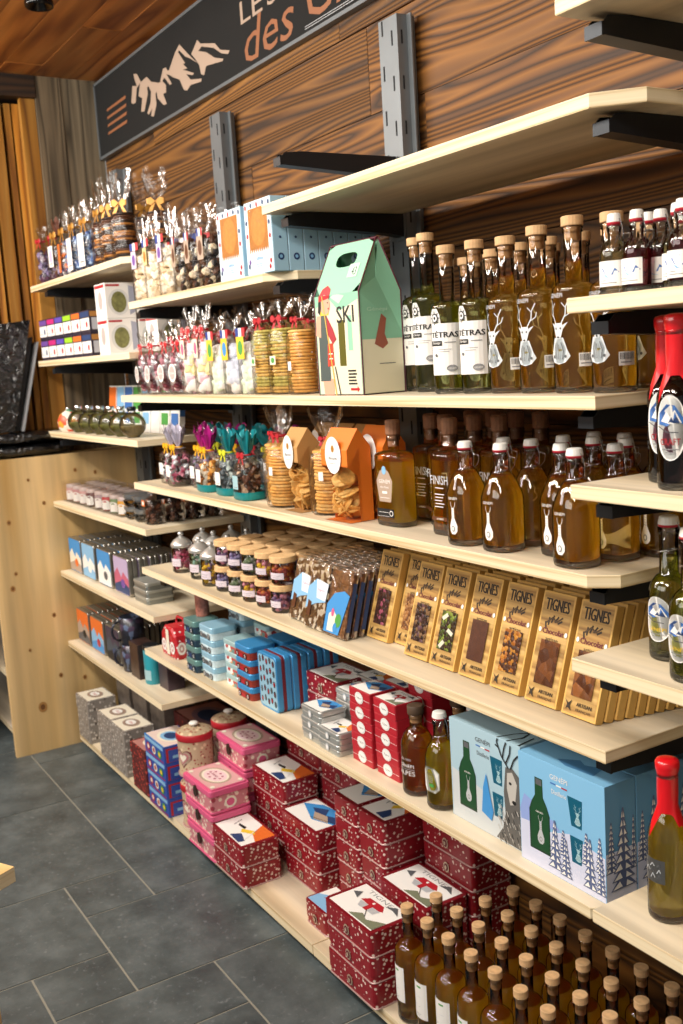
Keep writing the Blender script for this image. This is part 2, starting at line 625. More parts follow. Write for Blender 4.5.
# ================================================================ THE SETTING
WY = 1.505
mb = MB()
z = 0.0
while z < 2.66:
    hgt = random.choice((.14, .17, .19, .21))
    x = -4.2 - random.random() * .6
    while x < 1.6:
        l = random.choice((.9, 1.3, 1.7, 2.2))
        x0, x1 = max(x, -4.2), min(x + l, 1.6)
        if x1 > x0 + .02:
            j = random.random() * .006
            mb.box(x0 + .0012, WY - j, z + .0012, x1 - .0012, WY + .03, min(z + hgt, 2.66) - .0012, wall_wood)
        x += l
    z += hgt
mb.box(-4.2, WY + .012, 0, 1.6, WY + .06, 2.66, dark_wood)
struct('wall_right', mb)

mb = MB()                                                            # weathered boards at the end of the shelves
for y0, y1 in ((1.245, 1.345), (1.348, 1.505)):
    mb.box(-4.235, y0, 1.18, -4.205 - .006 * (y0 > 1.3), y1, 2.66, grey_wood)
struct('wall_end', mb)
mb = MB()                                                            # orange slatted partition beyond
y = -2.2
while y < 1.24:
    wd = random.choice((.022, .03, .045))
    mb.box(-4.30 - random.random() * .03, y, 1.19 if y > .76 else 0, -4.262, y + wd, 2.56, slat_wood)
    y += wd + random.choice((.008, .014, .02))
mb.box(-4.255, 1.185, 1.19, -4.225, 1.243, 2.585, slat_wood)
mb.box(-4.36, .8, 1.19, -4.335, 1.25, 2.66, dark_wood)
mb.box(-4.36, -2.3, 0, -4.335, .8, 2.66, dark_wood)
struct('wall_slatted', mb)
mb = MB()
mb.box(-4.33, -2.3, 2.575, -4.2, 1.243, 2.66, dark_wood)
struct('trim_1', mb)
mb = MB()
y = -2.4
while y < 1.5:
    x = -6.5 - random.random()
    while x < 1.8:
        l = random.choice((1.6, 2.2, 2.8))
        mb.box(max(x, -6.5) + .0008, y + .0006, 2.66 - random.random() * .002, min(x + l, 1.8) - .0008, y + .1394, 2.69, ceil_wood)
        x += l
    y += .14
mb.box(-6.5, -2.4, 2.672, 1.8, 1.56, 2.72, dark_wood)
struct('ceiling', mb)

mb = MB()                                                            # slate floor in a mixed-size pattern
UX, UY, OX, OY = .205, .2035, -2.27, .70
NX0, NX1, NY0, NY1 = -20, 19, -14, 4
occ = {}
preset = [(-2, 0, 2, 3), (-3, 0, 1, 1), (-4, 1, 2, 2), (-6, 1, 2, 3), (-6, -2, 3, 3), (-3, -3, 2, 3), (-1, -1, 1, 1), (0, 1, 2, 2),
          (0, -1, 1, 2), (-1, -3, 3, 2), (1, -1, 2, 2), (-8, 1, 2, 2), (-9, -1, 3, 2), (-10, 1, 2, 3)]
tiles = []
def fits(i, j, a, b):
    return all((i + p, j + q) not in occ and i + p < NX1 and j + q < NY1 for p in range(a) for q in range(b))
def take(i, j, a, b):
    for p in range(a):
        for q in range(b):
            occ[(i + p, j + q)] = 1
    tiles.append((i, j, a, b))
for t in preset:
    if fits(*t): take(*t)
for j in range(NY0, NY1):
    for i in range(NX0, NX1):
        if (i, j) in occ: continue
        opts = [(3, 3), (3, 2), (2, 3), (2, 2), (2, 1), (1, 2)]
        random.shuffle(opts)
        for a, b in opts + [(1, 1)]:
            if fits(i, j, a, b):
                take(i, j, a, b); break
for i, j, a, b in tiles:
    gp = .003
    x0, y0, x1, y1 = OX + i * UX + gp, OY + j * UY + gp, OX + (i + a) * UX - gp, OY + (j + b) * UY - gp
    mb.prism([(x0, y0), (x1, y0), (x1, y1), (x0, y1)], -.02, 0, slate_m)
mb.box(OX + NX0 * UX, OY + NY0 * UY, -.05, OX + NX1 * UX, OY + NY1 * UY + .01, -.002, grout)
struct('floor', mb)

# ---------------------------------------------------------------- counter end panel
mb = MB()
mb.box(-4.058, .852, 0, -4.032, 1.50, 1.183, panel_wood)
A = Art()
for i_, (ky, kz) in enumerate([(0.921, 0.94), (0.926, 0.737), (0.908, 0.68), (1.056, 0.548), (1.063, 1.0), (1.058, 0.298), (1.154, 0.269), (0.973, 0.184), (1.011, 1.097), (1.199, 1.116), (1.279, 1.099), (0.947, 0.425)]):
    ks = (.006, .005, .007, .0055, .005, .006, .006, .012, .004, .005, .005, .004)[i_]
    A.ell(ky, kz, ks * 1.5, ks * 1.8, P('knot_ring', 'a87a42', .6), 14); A.ell(ky, kz, ks * .8, ks, P('knot_core', '6e4520', .6), 12)
mb.art(A, side(-4.032))
o = mb.build('end_panel'); tag(o, 'large upright pine board with knots closing the left end of the shelves', 'panel')
o = root('side_cabinet', 'cabinet'); o['label'] = 'low pine counter left of the big end panel, seen edge on'
c = MB(); c.box(-5.3, .9, 1.155, -4.06, 1.5, 1.18, panel_wood); c.build('counter_top', o)
for z in (.04, .285):
    c = MB(); c.box(-5.3, .885, z, -4.06, 1.3, z + .021, pale_wood, edge_wood); c.build('shelf_board', o)
c = MB(); c.box(-5.3, 1.3, 0, -4.06, 1.33, 1.155, dark_wood); c.build('back_board', o)
for n_, (x, z, m_) in enumerate(((-4.14, .307, red), (-4.2, .307, silver), (-4.27, .307, midgrey), (-4.15, .062, silver), (-4.23, .062, black), (-4.3, .062, red))):
    mb = MB(); mb.prism(rr(.055, .07, .02, 3), 0, .075 + .01 * (n_ % 3), m_, bev=.006)
    mb.prism(rr(.05, .064, .018, 3), .085, .092, white, bev=.002) if n_ % 2 else None
    o = mb.build('small_package'); o.location = (x, .93 + .01 * (n_ % 2), z)
    tag(o, '%s package, %s from the end panel on the low cabinet %s shelf' % (['red', 'silver', 'grey', 'silver', 'black', 'dark red'][n_], ORD[n_ % 3], 'upper' if n_ < 3 else 'lower'), 'package', 'packages in the low cabinet')

# ---------------------------------------------------------------- sign
sg = root('shop_sign', 'sign')
sg.location = (0, WY - .022, 0)
sg['label'] = 'long black sign under the ceiling with white mountains and lettering'
mb = MB(); mb.box(-4.195, 0, 2.352, -.6, .016, 2.634, sign_black); mb.build('board', sg)
mb = MB()
for a in ((-4.197, 2.346, -.6, 2.356), (-4.197, 2.63, -.6, 2.64), (-4.199, 2.346, -4.189, 2.64)):
    mb.box(a[0], -.004, a[1], a[2], .02, a[3], steel)
mb.build('frame', sg)
A = Art()
for k in range(4):
    x0, zz = -4.075 - .002 * k, 2.512 - k * .029
    A.poly([(x0, zz - .003), (x0 + .215, zz - .003), (x0 + .222, zz + .008), (x0 + .006, zz + .006)], copper)
mb = MB(); mb.art(A, front(0)); mb.build('stripes', sg)
A = Art()
m1 = [(-3.803, 2.481), (-3.778, 2.534), (-3.734, 2.523), (-3.75, 2.55), (-3.756, 2.571), (-3.724, 2.563), (-3.692, 2.528), (-3.736, 2.516), (-3.759, 2.471), (-3.787, 2.472)]
m2 = [(-3.725, 2.486), (-3.699, 2.526), (-3.632, 2.53), (-3.595, 2.504), (-3.526, 2.483), (-3.495, 2.482), (-3.464, 2.461), (-3.469, 2.437), (-3.495, 2.439), (-3.47, 2.4), (-3.498, 2.402), (-3.548, 2.437), (-3.552, 2.46), (-3.564, 2.456), (-3.563, 2.418), (-3.598, 2.385), (-3.622, 2.394), (-3.604, 2.416), (-3.642, 2.402), (-3.655, 2.41), (-3.616, 2.438), (-3.603, 2.472), (-3.623, 2.496), (-3.636, 2.494), (-3.635, 2.472), (-3.681, 2.422), (-3.713, 2.428), (-3.691, 2.47)]
m3 = [(-3.511, 2.485), (-3.477, 2.518), (-3.451, 2.515), (-3.44, 2.502), (-3.427, 2.5), (-3.363, 2.541), (-3.325, 2.556), (-3.302, 2.539), (-3.25, 2.501), (-3.195, 2.463), (-3.243, 2.489), (-3.285, 2.507), (-3.329, 2.538), (-3.341, 2.536), (-3.289, 2.487), (-3.308, 2.489), (-3.275, 2.467), (-3.311, 2.472), (-3.226, 2.44), (-3.236, 2.436), (-3.288, 2.452), (-3.256, 2.427), (-3.171, 2.409), (-3.176, 2.401), (-3.26, 2.411), (-3.29, 2.401), (-3.316, 2.409), (-3.345, 2.449), (-3.398, 2.47), (-3.424, 2.483), (-3.452, 2.494), (-3.412, 2.452), (-3.431, 2.453), (-3.473, 2.488), (-3.496, 2.479)]
m4 = [(-3.235, 2.501), (-3.181, 2.53), (-3.159, 2.513), (-3.055, 2.485), (-3.019, 2.456), (-2.955, 2.437), (-2.968, 2.43), (-3.013, 2.444), (-3.065, 2.474), (-3.152, 2.502), (-3.18, 2.496), (-3.123, 2.477), (-3.062, 2.444), (-3.001, 2.425), (-3.01, 2.42), (-3.057, 2.427), (-3.114, 2.435), (-3.131, 2.436), (-3.149, 2.414), (-3.172, 2.423), (-3.18, 2.452), (-3.209, 2.48)]
for q in (m1, m2, m3, m4): A.poly(q, tan)
mb = MB(); mb.art(A, front(0)); mb.build('mountain_logo', sg)
A = Art()
A.text('LE', -2.80, 2.516, .062, tan, .14)
mb = MB(); mb.art(A, front(0)); mb.build('lettering', sg)
A = Art(); A.text('SHOP', -2.52, 2.516, .062, tan, .36)
mb = MB(); mb.art(A, front(0)); mb.build('lettering', sg)
A = Art()
A.text('des', -2.72, 2.427, .115, copper, .30, slant=.3)
mb = MB(); mb.art(A, front(0)); mb.build('lettering', sg, label='copper slanted lettering')
A = Art(); A.text('Grands', -2.19, 2.442, .12, copper, .62, slant=.3)
mb = MB(); mb.art(A, front(0)); mb.build('lettering', sg, label='copper slanted lettering')
A = Art()
A.rect(-2.5, 2.372, -.65, 2.3735, silver); A.rect(-2.5, 2.366, -.65, 2.3675, silver)
mb = MB(); mb.art(A, front(0)); mb.build('border_line', sg)

# ---------------------------------------------------------------- ceiling spotlight
sp_ = root('spotlight', 'ceiling light'); sp_['label'] = 'black round spotlight hanging from the wooden ceiling, top left'
sp_.location = (-3.2, .985, 2.66)
mb = MB(); mb.lathe([(.0, 0), (.03, 0), (.03, -.012), (.012, -.016), (.012, -.03)], blk); mb.build('mount', sp_)
mb = MB(); mb.lathe([(.012, -.028), (.03, -.033), (.04, -.045), (.043, -.075), (.041, -.082), (.036, -.08), (.02, -.06)], P('gloss_black', '0d0e10', .12, .3), cap1=True); mb.build('lamp_housing', sp_)

# ---------------------------------------------------------------- steel uprights and shelf brackets
up_ = root('steel_upright', 'shelf upright')
mb = MB()
W_ = .075
mb.box(-W_ / 2, 0, 0, W_ / 2, .003, 2.265, steel)
mb.box(-W_ / 2, .003, 0, -W_ / 2 + .003, .055, 2.265, steel)
mb.box(W_ / 2 - .003, .003, 0, W_ / 2, .05, 2.265, steel)
mb.box(W_ / 2 - .003, .028, 0, W_ / 2 + .016, .032, 2.265, steel)
for k in range(22):
    for sx in (-.022, .016):
        z = .10 + k * .10 + (.03 if sx < 0 else 0)
        mb.box(sx - .0022, -.0012, z, sx + .0022, .001, z + .033, steel_dk)
for k in range(22):
    mb.box(W_ / 2 - .001, .010, .1 + k * .1, W_ / 2 + .0012, .014, .13 + k * .1, steel_dk)
mb.build('channel', up_)
UPK = Kind(up_)
UPX = (-3.975, -3.028, -2.067, -1.06)
for i, x in enumerate(UPX):
    UPK.put(x, 1.448, 0, 0, ['grey slotted steel upright behind the wrapped sweets at the far left', 'grey slotted steel upright above the pale blue cake boxes', 'tall grey slotted steel upright in the middle of the wooden wall', 'grey steel upright behind the syrup bottles at the right'][i])
def bracket_kind(L_):
    b = root('shelf_bracket', 'bracket')
    mb = MB()
    # side profile in (y, z); front tip low, deep at the wall, U section open upward
    pr = [(0, -.030), (0, -.016), (.012, -.004), (.055, 0), (L_, 0), (L_, -.052), (L_ - .04, -.046)]
    for x0, x1 in ((-.016, -.0135), (.0135, .016)):
        vs = [(x0, y, z) for y, z in pr] + [(x1, y, z) for y, z in pr]
        n = len(pr)
        mb.add(vs, [tuple(range(n)), tuple(reversed(range(n, 2 * n)))] + [(i, (i + 1) % n, n + (i + 1) % n, n + i) for i in range(n)], blk)
    bt = [(0, -.030), (L_ - .04, -.046), (L_, -.052)]
    for (ya, za), (yb, zb) in zip(bt, bt[1:]):
        mb.add([(-.0135, ya, za), (.0135, ya, za), (.0135, yb, zb), (-.0135, yb, zb), (-.0135, ya, za + .003), (.0135, ya, za + .003), (.0135, yb, zb + .003), (-.0135, yb, zb + .003)],
               [(3, 2, 1, 0), (4, 5, 6, 7), (0, 1, 5, 4), (1, 2, 6, 5), (2, 3, 7, 6), (3, 0, 4, 7)], blk)
    mb.box(-.016, -.001, -.031, .016, .003, -.013, blk)
    mb.build('channel', b)
    mb = MB(); mb.box(-.019, L_ - .004, -.06, .019, L_, .0, steel); mb.build('hook_plate', b)
    return Kind(b)
BRK = bracket_kind(.313)
BRL = bracket_kind(.373)

def shelf(name_label, x0, x1, y0, ztop, ch_r=0, ch_l=0, y1=1.44, th=.0205):
    pts = [(x0 + ch_l, y0), (x1 - ch_r, y0), (x1, y0 + ch_r), (x1, y1), (x0, y1), (x0, y0 + ch_l)]
    if not ch_l: pts = [pts[0]] + pts[1:-1]
    if not ch_r: pts = [p for i, p in enumerate(pts) if not (i == 2)]
    mb = MB(); mb.prism(pts, -th, 0, pale_wood, edge_wood, bev=.0012)
    o = mb.build('wall_shelf'); o.location = (0, 0, ztop)
    return tag(o, name_label, 'shelf', 'pale wooden shelves on the wall')
F = 1.10
shelf('empty pale wooden shelf highest over the middle, with cut right corner', -2.093, -1.035, F, TOP, .055)
shelf('pale wooden shelf carrying the blue cake boxes and wrapped nougat', -3.055, -2.10, 1.125, UB, .06)
shelf('long pale wooden shelf carrying cork-topped bottles and marshmallow bags', -3.13, -1.092, F, S2)
shelf('long pale wooden shelf carrying swing-top bottles and biscuit bags', -3.085, -1.083, F, S3, .035)
shelf('long pale wooden shelf carrying chocolate bars and small jars', -3.085, -1.088, F, S4)
shelf('long pale wooden shelf carrying the two blue gift boxes and small tins', -3.13, -1.10, F, S5, .03)
shelf('pale wooden bottom board near the floor, under the cork-topped bottles', -2.098, -1.05, F, BOT, th=.028)
shelf('pale wooden bottom board near the floor, under the red tins and grey boxes', -4.0, -2.102, F, BOT, th=.028)
for z, l in ((LA, 'far left pale shelf highest of its column, carrying wrapped sweets'), (LB, 'far left pale shelf carrying jam boxes and mug boxes'),
             (LC, 'far left pale shelf carrying round glass flasks'), (LD, 'far left pale shelf carrying clear boxes of small jars'),
             (LE, 'far left pale shelf carrying sky-blue mountain tins'), (LF, 'far left pale shelf carrying orange and dark tins, lowest but one')):
    shelf(l, -4.03 if z < 1.19 else -4.13, -3.02 if z < 1.19 else (-3.09 if z < LA - .01 else -3.06), 1.10 if z < 1.19 else 1.125, z, 0 if z < LA - .01 else .03)
RF = 1.03
for z, l, x0 in ((RA, 'empty pale shelf at the top right corner of the photo', -1.079), (RB, 'right-hand pale shelf carrying small white-capped syrup bottles', -1.072), (RC, 'right-hand pale shelf carrying dark bottles with red wax', -1.075),
             (RD, 'right-hand pale shelf carrying bottles with oval mountain labels', -1.082), (RE, 'right-hand pale shelf carrying the single red-wax bottle, lowest on the right', -1.053)):
    shelf(l, x0, -.08, RF, z)
BR = []
for x, z, who in ((-2.067, 1.953, 'bare black bracket with no shelf, right of the sign'),
                  (-2.050, TOP - .021, 'black bracket under the left end of the highest empty middle shelf'), (-1.10, TOP - .021, 'black bracket under the right end of the highest empty middle shelf'),
                  (-3.0, UB - .021, 'black bracket under the shelf of wrapped nougat'), (-2.11, UB - .021, 'black bracket under the blue cake boxes'),
                  (-3.06, S2 - .021, 'black bracket under the left end of the marshmallow shelf'), (-1.145, S2 - .021, 'grey bracket under the right end of the cork-topped bottle shelf'),
                  (-3.0, S3 - .021, 'black bracket under the left end of the biscuit shelf'), (-1.13, S3 - .021, 'grey bracket above the right-hand chocolate bars'),
                  (-3.0, S4 - .021, 'black bracket under the left end of the jar shelf'), (-1.125, S4 - .021, 'black bracket over the right gift box'),
                  (-3.0, S5 - .021, 'black bracket under the left end of the small tin shelf'), (-1.14, S5 - .021, 'black bracket over the lowest bottles'),
                  (-3.95, LA - .021, 'black bracket under the far left top shelf'), (-3.95, LB - .021, 'black bracket under the far left jam shelf'),
                  (-3.95, LC - .021, 'black bracket under the far left flask shelf'), (-1.028, RA - .021, 'black bracket at the top right corner of the photo'),
                  (-1.02, RB - .021, 'black bracket under the shelf of small syrup bottles'), (-1.02, RC - .021, 'black bracket under the shelf of dark red-wax bottles'),
                  (-1.02, RD - .021, 'black bracket under the shelf with oval-label bottles'), (-1.02, RE - .021, 'black bracket under the lowest right-hand shelf')):
    if x > -1.03: BRL.put(-1.052, 1.073, z, 0, who, 'black shelf brackets')
    else: BRK.put(x, 1.133, z, 0, who, 'black shelf brackets')
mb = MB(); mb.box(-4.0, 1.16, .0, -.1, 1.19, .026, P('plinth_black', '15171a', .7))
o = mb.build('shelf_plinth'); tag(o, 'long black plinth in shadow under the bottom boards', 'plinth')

# display table corner at the lower left edge
tb = root('display_table', 'table'); tb['label'] = 'corner of a pale wooden table at the lower left edge'
mb = MB()
T0 = Vector((-1.553, .305)); d1 = Vector((-.028, -.015)).normalized(); d2 = Vector((.028, -.028)).normalized()
d2 = Vector((-d1.y, d1.x)) * (1 if Vector((-d1.y, d1.x)).dot(d2) > 0 else -1)
q = [T0, T0 + d1 * .9, T0 + d1 * .9 + d2 * .6, T0 + d2 * .6]
mb.prism([(p.x, p.y) for p in q], .728, .752, panel_wood, edge_wood); mb.build('table_top', tb)
for p, q_ in ((.05, .05), (.85, .05), (.05, .55), (.85, .55)):
    c_ = T0 + d1 * p + d2 * q_
    mb = MB(); mb.prism(rr(.045, .045, .004, 1, c_.x, c_.y), 0, .728, panel_wood); mb.build('leg', tb)

# black wrapped packs and leaning boards on the counter
gb = P('black_plastic_wrap', '0c0e11', .22, coat=.6)
_n = gb.node_tree.nodes.new('ShaderNodeTexNoise'); _n.inputs['Scale'].default_value = 22; _n.inputs['Detail'].default_value = 4; _n.inputs['Distortion'].default_value = 1.2
_b = gb.node_tree.nodes.new('ShaderNodeBump'); _b.inputs['Strength'].default_value = .9; _b.inputs['Distance'].default_value = .02
_t = gb.node_tree.nodes.new('ShaderNodeTexCoord')
gb.node_tree.links.new(_t.outputs['Object'], _n.inputs['Vector']); gb.node_tree.links.new(_n.outputs['Fac'], _b.inputs['Height'])
for _k in ('Normal', 'Coat Normal'): gb.node_tree.links.new(_b.outputs[0], gb.node_tree.nodes['Principled BSDF'].inputs[_k])
for k in range(2):
    mb = MB()
    n = 32
    vs = []; rings = 7
    for j in range(rings):
        ph = -math.pi / 2 + math.pi * j / (rings - 1)
        for i in range(n):
            a = 2 * math.pi * i / n
            c_, s_ = math.cos(a), math.sin(a)
            kk = (abs(c_) ** 3 + abs(s_) ** 3) ** (-1 / 3)
            rad = (.72 + .28 * math.cos(ph)) * (1 + .05 * math.sin(7 * a + j * 2) + .03 * math.sin(13 * a + k))
            vs.append((.15 * kk * c_ * rad, .20 * kk * s_ * rad, .025 + .021 * math.sin(ph) * (1 + .15 * math.sin(9 * a + 5 * j))))
    mb.add(vs, [(j * n + i, j * n + (i + 1) % n, (j + 1) * n + (i + 1) % n, (j + 1) * n + i) for j in range(rings - 1) for i in range(n)] + [tuple(reversed(range(n))), tuple(range((rings - 1) * n, rings * n))], gb, True)
    o = mb.build('black_pack'); o.location = (-4.21, 1.045, 1.1835 + .049 * k)
    tag(o, ['flat glossy black plastic-wrapped pack lying on the end panel, under another', 'flat glossy black plastic-wrapped pack, upper of the two on the end panel'][k], 'package', 'black packs on the counter')
mb = MB()
def leaning(y0, y1, z1a, z1b, th, xb, lean, m, face):
    b = MB()
    vs = []
    for dx in (0, th):
        for (y, z) in ((y0, 0), (y1, 0), (y1 + lean, z1b), (y0 + lean, z1a)):
            vs.append((xb - dx + (.0 if z == 0 else -.03), y, z))
    b.add(vs, [(0, 1, 2, 3), (7, 6, 5, 4), (0, 4, 5, 1), (1, 5, 6, 2), (2, 6, 7, 3), (3, 7, 4, 0)], m)
    return b
o = leaning(.72, 1.0, .40, .430, .022, -4.10, .11, gb, 0).build('leaning_board'); o.location = (0, 0, 1.284)
tag(o, 'large glossy black board leaning at the far left above the counter', 'board', 'boards leaning on the counter')
o = leaning(1.005, 1.022, .36, .365, .16, -4.13, .10, black, 0).build('leaning_board'); o.location = (0, 0, 1.284)
tag(o, 'thin matt black board leaning just right of the glossy black board', 'board', 'boards leaning on the counter')
o = leaning(1.028, 1.036, .34, .345, .14, -4.10, .10, P('grey_board_edge', '8e9194', .5), 0).build('leaning_board'); o.location = (0, 0, 1.284)
tag(o, 'thin grey-edged board leaning rightmost on the counter', 'board', 'boards leaning on the counter')

# ================================================================ BOTTLES
def bprof(Rb, zs, zsh, rn, ztop, pw=2.2):
    """outer profile: radius Rb to height zs, shoulder to zsh, neck radius rn to ztop"""
    p = [(Rb * .86, 0), (Rb * .97, .0025), (Rb, .008), (Rb, zs)]
    for i in range(1, 9):
        t = i / 8
        p.append((rn + (Rb - rn) * (1 - t ** pw) ** (1 / 1.3) if t < 1 else rn, zs + (zsh - zs) * t))
    p.append((rn, ztop))
    return p
def clip_prof(p, z0, z1, inset):
    out = []
    q = [(max(r - inset, .001), z) for r, z in p]
    def at(z):
        for (ra, za), (rb, zb) in zip(q, q[1:]):
            if za <= z <= zb and zb > za:
                return ra + (rb - ra) * (z - za) / (zb - za)
        return q[-1][0]
    out.append((at(z0) * .92, z0)); out.append((at(z0 + .002), z0 + .003))
    out += [(r, z) for r, z in q if z0 + .004 < z < z1 - .001]
    out.append((at(z1), z1))
    return out
def bottle(kind, Rb, zs, zsh, rn, zn, liq, level, closure, arts=(), sx=1., sy=1., sq=2., pw=2.2, base=.010, category='bottle', wrap=None, seg=28):
    r0 = root(kind, category)
    p = bprof(Rb, zs, zsh, rn, zn, pw)
    mb = MB()
    mb.lathe(p, glass_m, seg, sx, sy, sq=sq, cap1=False)
    mb.lathe([(rn, zn - .010), (rn * 1.14, zn - .009), (rn * 1.14, zn - .001), (rn, zn)], glass_m, seg, cap0=False, cap1=False)
    mb.build('glass', r0)
    mb = MB(); mb.lathe(clip_prof(p, base, level, .0022), liq, seg, sx, sy, sq=sq)
    mb.build('liquid', r0)
    mb = MB(); mb.lathe([(Rb * .9, .0012), (Rb * .95, .004), (Rb * .94, base - .001), (Rb * .5, base - .0035)], thick, seg, sx, sy, sq=sq)
    mb.build('base', r0)
    if closure == 'cork':
        mb = MB(); mb.lathe([(rn * .84, zn - .022), (rn * .88, zn - .001)], cork_side, 14); mb.build('stopper', r0)
        mb = MB(); mb.lathe([(rn * 1.12, zn), (rn * 1.2, zn + .001), (rn * 1.2, zn + .0145), (rn * 1.12, zn + .0155)], cork, 20, smooth=False); mb.build('cap', r0)
    elif closure == 'plug':
        mb = MB(); mb.lathe([(rn * .9, zn - .022), (rn * 1.0, zn), (rn * 1.25, zn + .003), (rn * 1.3, zn + .028), (rn * 1.1, zn + .032)], brown_cork, 14, smooth=False); mb.build('stopper', r0)
    elif closure == 'darkcap':
        mb = MB(); mb.lathe([(rn * .9, zn - .018), (rn * .92, zn)], cork_side, 14); mb.build('stopper', r0)
        mb = MB(); mb.lathe([(rn * 1.25, zn), (rn * 1.3, zn + .002), (rn * 1.3, zn + .016), (rn * 1.2, zn + .018)], P('walnut_cap', '4d3a2a', .6, noise=.2), 20); mb.build('cap', r0)
    elif closure == 'swing':
        mb = MB(); mb.lathe([(rn * .95, zn), (rn * 1.12, zn + .0015), (rn * 1.1, zn + .004)], rubber, 16); mb.build('gasket', r0)
        mb = MB(); mb.lathe([(rn * 1.08, zn + .0035), (rn * 1.12, zn + .005), (rn * .98, zn + .0145), (rn * .8, zn + .0158), (.002, zn + .016)], ceram, 18, smooth=False); mb.build('cap', r0)
        mb = MB()
        w_ = rn * 1.28
        lo = zn - .034
        mb.tube([(w_ * math.cos(2 * math.pi * i / 16), w_ * math.sin(2 * math.pi * i / 16), lo + .004 * math.cos(2 * math.pi * i / 16)) for i in range(17)], .0009, chrome, 5)
        for s_ in (-1, 1):
            mb.tube([(s_ * rn * 1.1, 0, zn + .008), (s_ * rn * 1.5, .0, zn), (s_ * rn * 1.45, .004, zn - .012), (s_ * rn * 1.35, .004, lo)], .0009, chrome, 5)
            mb.tube([(s_ * rn * 1.35, .004, lo), (s_ * rn * 1.5, .014, lo + .010), (s_ * rn * 1.3, .018, lo + .022)], .0009, chrome, 5)
        mb.tube([(-rn * 1.3, .018, lo + .022), (0, .021, lo + .024), (rn * 1.3, .018, lo + .022)], .0009, chrome, 5)
        mb.build('wire_bail', r0)
    elif closure == 'wax':
        mb = MB()
        n = 30; zz = [zn - .062, zn - .05, zn - .03, zn - .004, zn + .004, zn + .012, zn + .016, zn + .018]
        rr_ = [rn * 1.08, rn * 1.12, rn * 1.14, rn * 1.12, rn * 1.28, rn * 1.3, rn * 1.15, rn * .6]
        vs = []
        for j, (z, q) in enumerate(zip(zz, rr_)):
            for i in range(n):
                a = 2 * math.pi * i / n
                dz = -.024 * max(0, math.sin(a * 3 + 1)) ** 3 - .016 * max(0, math.sin(a * 4 + 2.5)) ** 6 if j == 0 else 0
                zc = z + dz
                rq = q
                if j == 0:
                    for (ra, za), (rb, zb) in zip(p, p[1:]):
                        if za <= zc <= zb and zb > za: rq = (ra + (rb - ra) * (zc - za) / (zb - za)) + .0012
                vs.append((rq * math.cos(a), rq * math.sin(a), zc))
        mb.add(vs, [(j * n + i, j * n + (i + 1) % n, (j + 1) * n + (i + 1) % n, (j + 1) * n + i) for j in range(len(zz) - 1) for i in range(n)] + [tuple(range((len(zz) - 1) * n, len(zz) * n))], wax, True)
        mb.build('wax_seal', r0)
    for nm, art, fn in arts:
        mb = MB(); mb.art(art, fn); mb.build(nm, r0)
    return Kind(r0)

def label_curve(A, x0, y0, x1, y1, m, n=8):
    A.rect(x0, y0, x1, y1, m, n)
def barcode(A, cx, cy, w, h):
    A.rect(cx - w / 2, cy - h / 2, cx + w / 2, cy + h / 2, white, 3)
    random.seed(int(cx * 1e4) + 5)
    x = cx - w * .42
    while x < cx + w * .4:
        b = random.choice((.0005, .0009))
        A.rect(x, cy - h * .05, x + b, cy + h * .42, black)
        x += b + random.choice((.0007, .0011))
    A.rect(cx - w * .4, cy - h * .3, cx + w * .2, cy - h * .22, grey)

def stag(A, cx, y0, h, m):
    """white engraved deer: antlers, head, chest ruff"""
    s = h
    for k in (-1, 1):
        A.line([(cx + k * .06 * s, y0 + .62 * s), (cx + k * .13 * s, y0 + .74 * s), (cx + k * .14 * s, y0 + .86 * s), (cx + k * .20 * s, y0 + .98 * s)], .018 * s, m)
        A.line([(cx + k * .10 * s, y0 + .70 * s), (cx + k * .20 * s, y0 + .76 * s), (cx + k * .22 * s, y0 + .84 * s)], .015 * s, m)
        A.line([(cx + k * .14 * s, y0 + .84 * s), (cx + k * .07 * s, y0 + .92 * s)], .013 * s, m)
        A.poly([(cx + k * .06 * s, y0 + .58 * s), (cx + k * .17 * s, y0 + .63 * s), (cx + k * .08 * s, y0 + .52 * s)], m)
    A.poly([(cx - .075 * s, y0 + .62 * s), (cx + .075 * s, y0 + .62 * s), (cx + .085 * s, y0 + .52 * s), (cx + .04 * s, y0 + .38 * s), (cx - .04 * s, y0 + .38 * s), (cx - .085 * s, y0 + .52 * s)], m)
    A.poly([(cx - .09 * s, y0 + .40 * s), (cx + .09 * s, y0 + .40 * s), (cx + .15 * s, y0 + .22 * s), (cx + .20 * s, y0 + .12 * s), (cx + .12 * s, y0 + .03 * s), (cx, y0), (cx - .12 * s, y0 + .03 * s), (cx - .20 * s, y0 + .12 * s), (cx - .15 * s, y0 + .22 * s)], m)
    for k in (-1, 1):
        A.ell(cx + k * .045 * s, y0 + .54 * s, .012 * s, .018 * s, black, 8)
        A.line([(cx + k * .05 * s, y0 + .33 * s), (cx + k * .09 * s, y0 + .2 * s), (cx + k * .07 * s, y0 + .08 * s)], .014 * s, midgrey)
        A.ell(cx + k * .12 * s, y0 + .12 * s, .02 * s, .025 * s, midgrey, 8)
    A.ell(cx, y0 + .41 * s, .02 * s, .015 * s, black, 8)
    A.line([(cx, y0 + .3 * s), (cx, y0 + .08 * s)], .012 * s, midgrey)
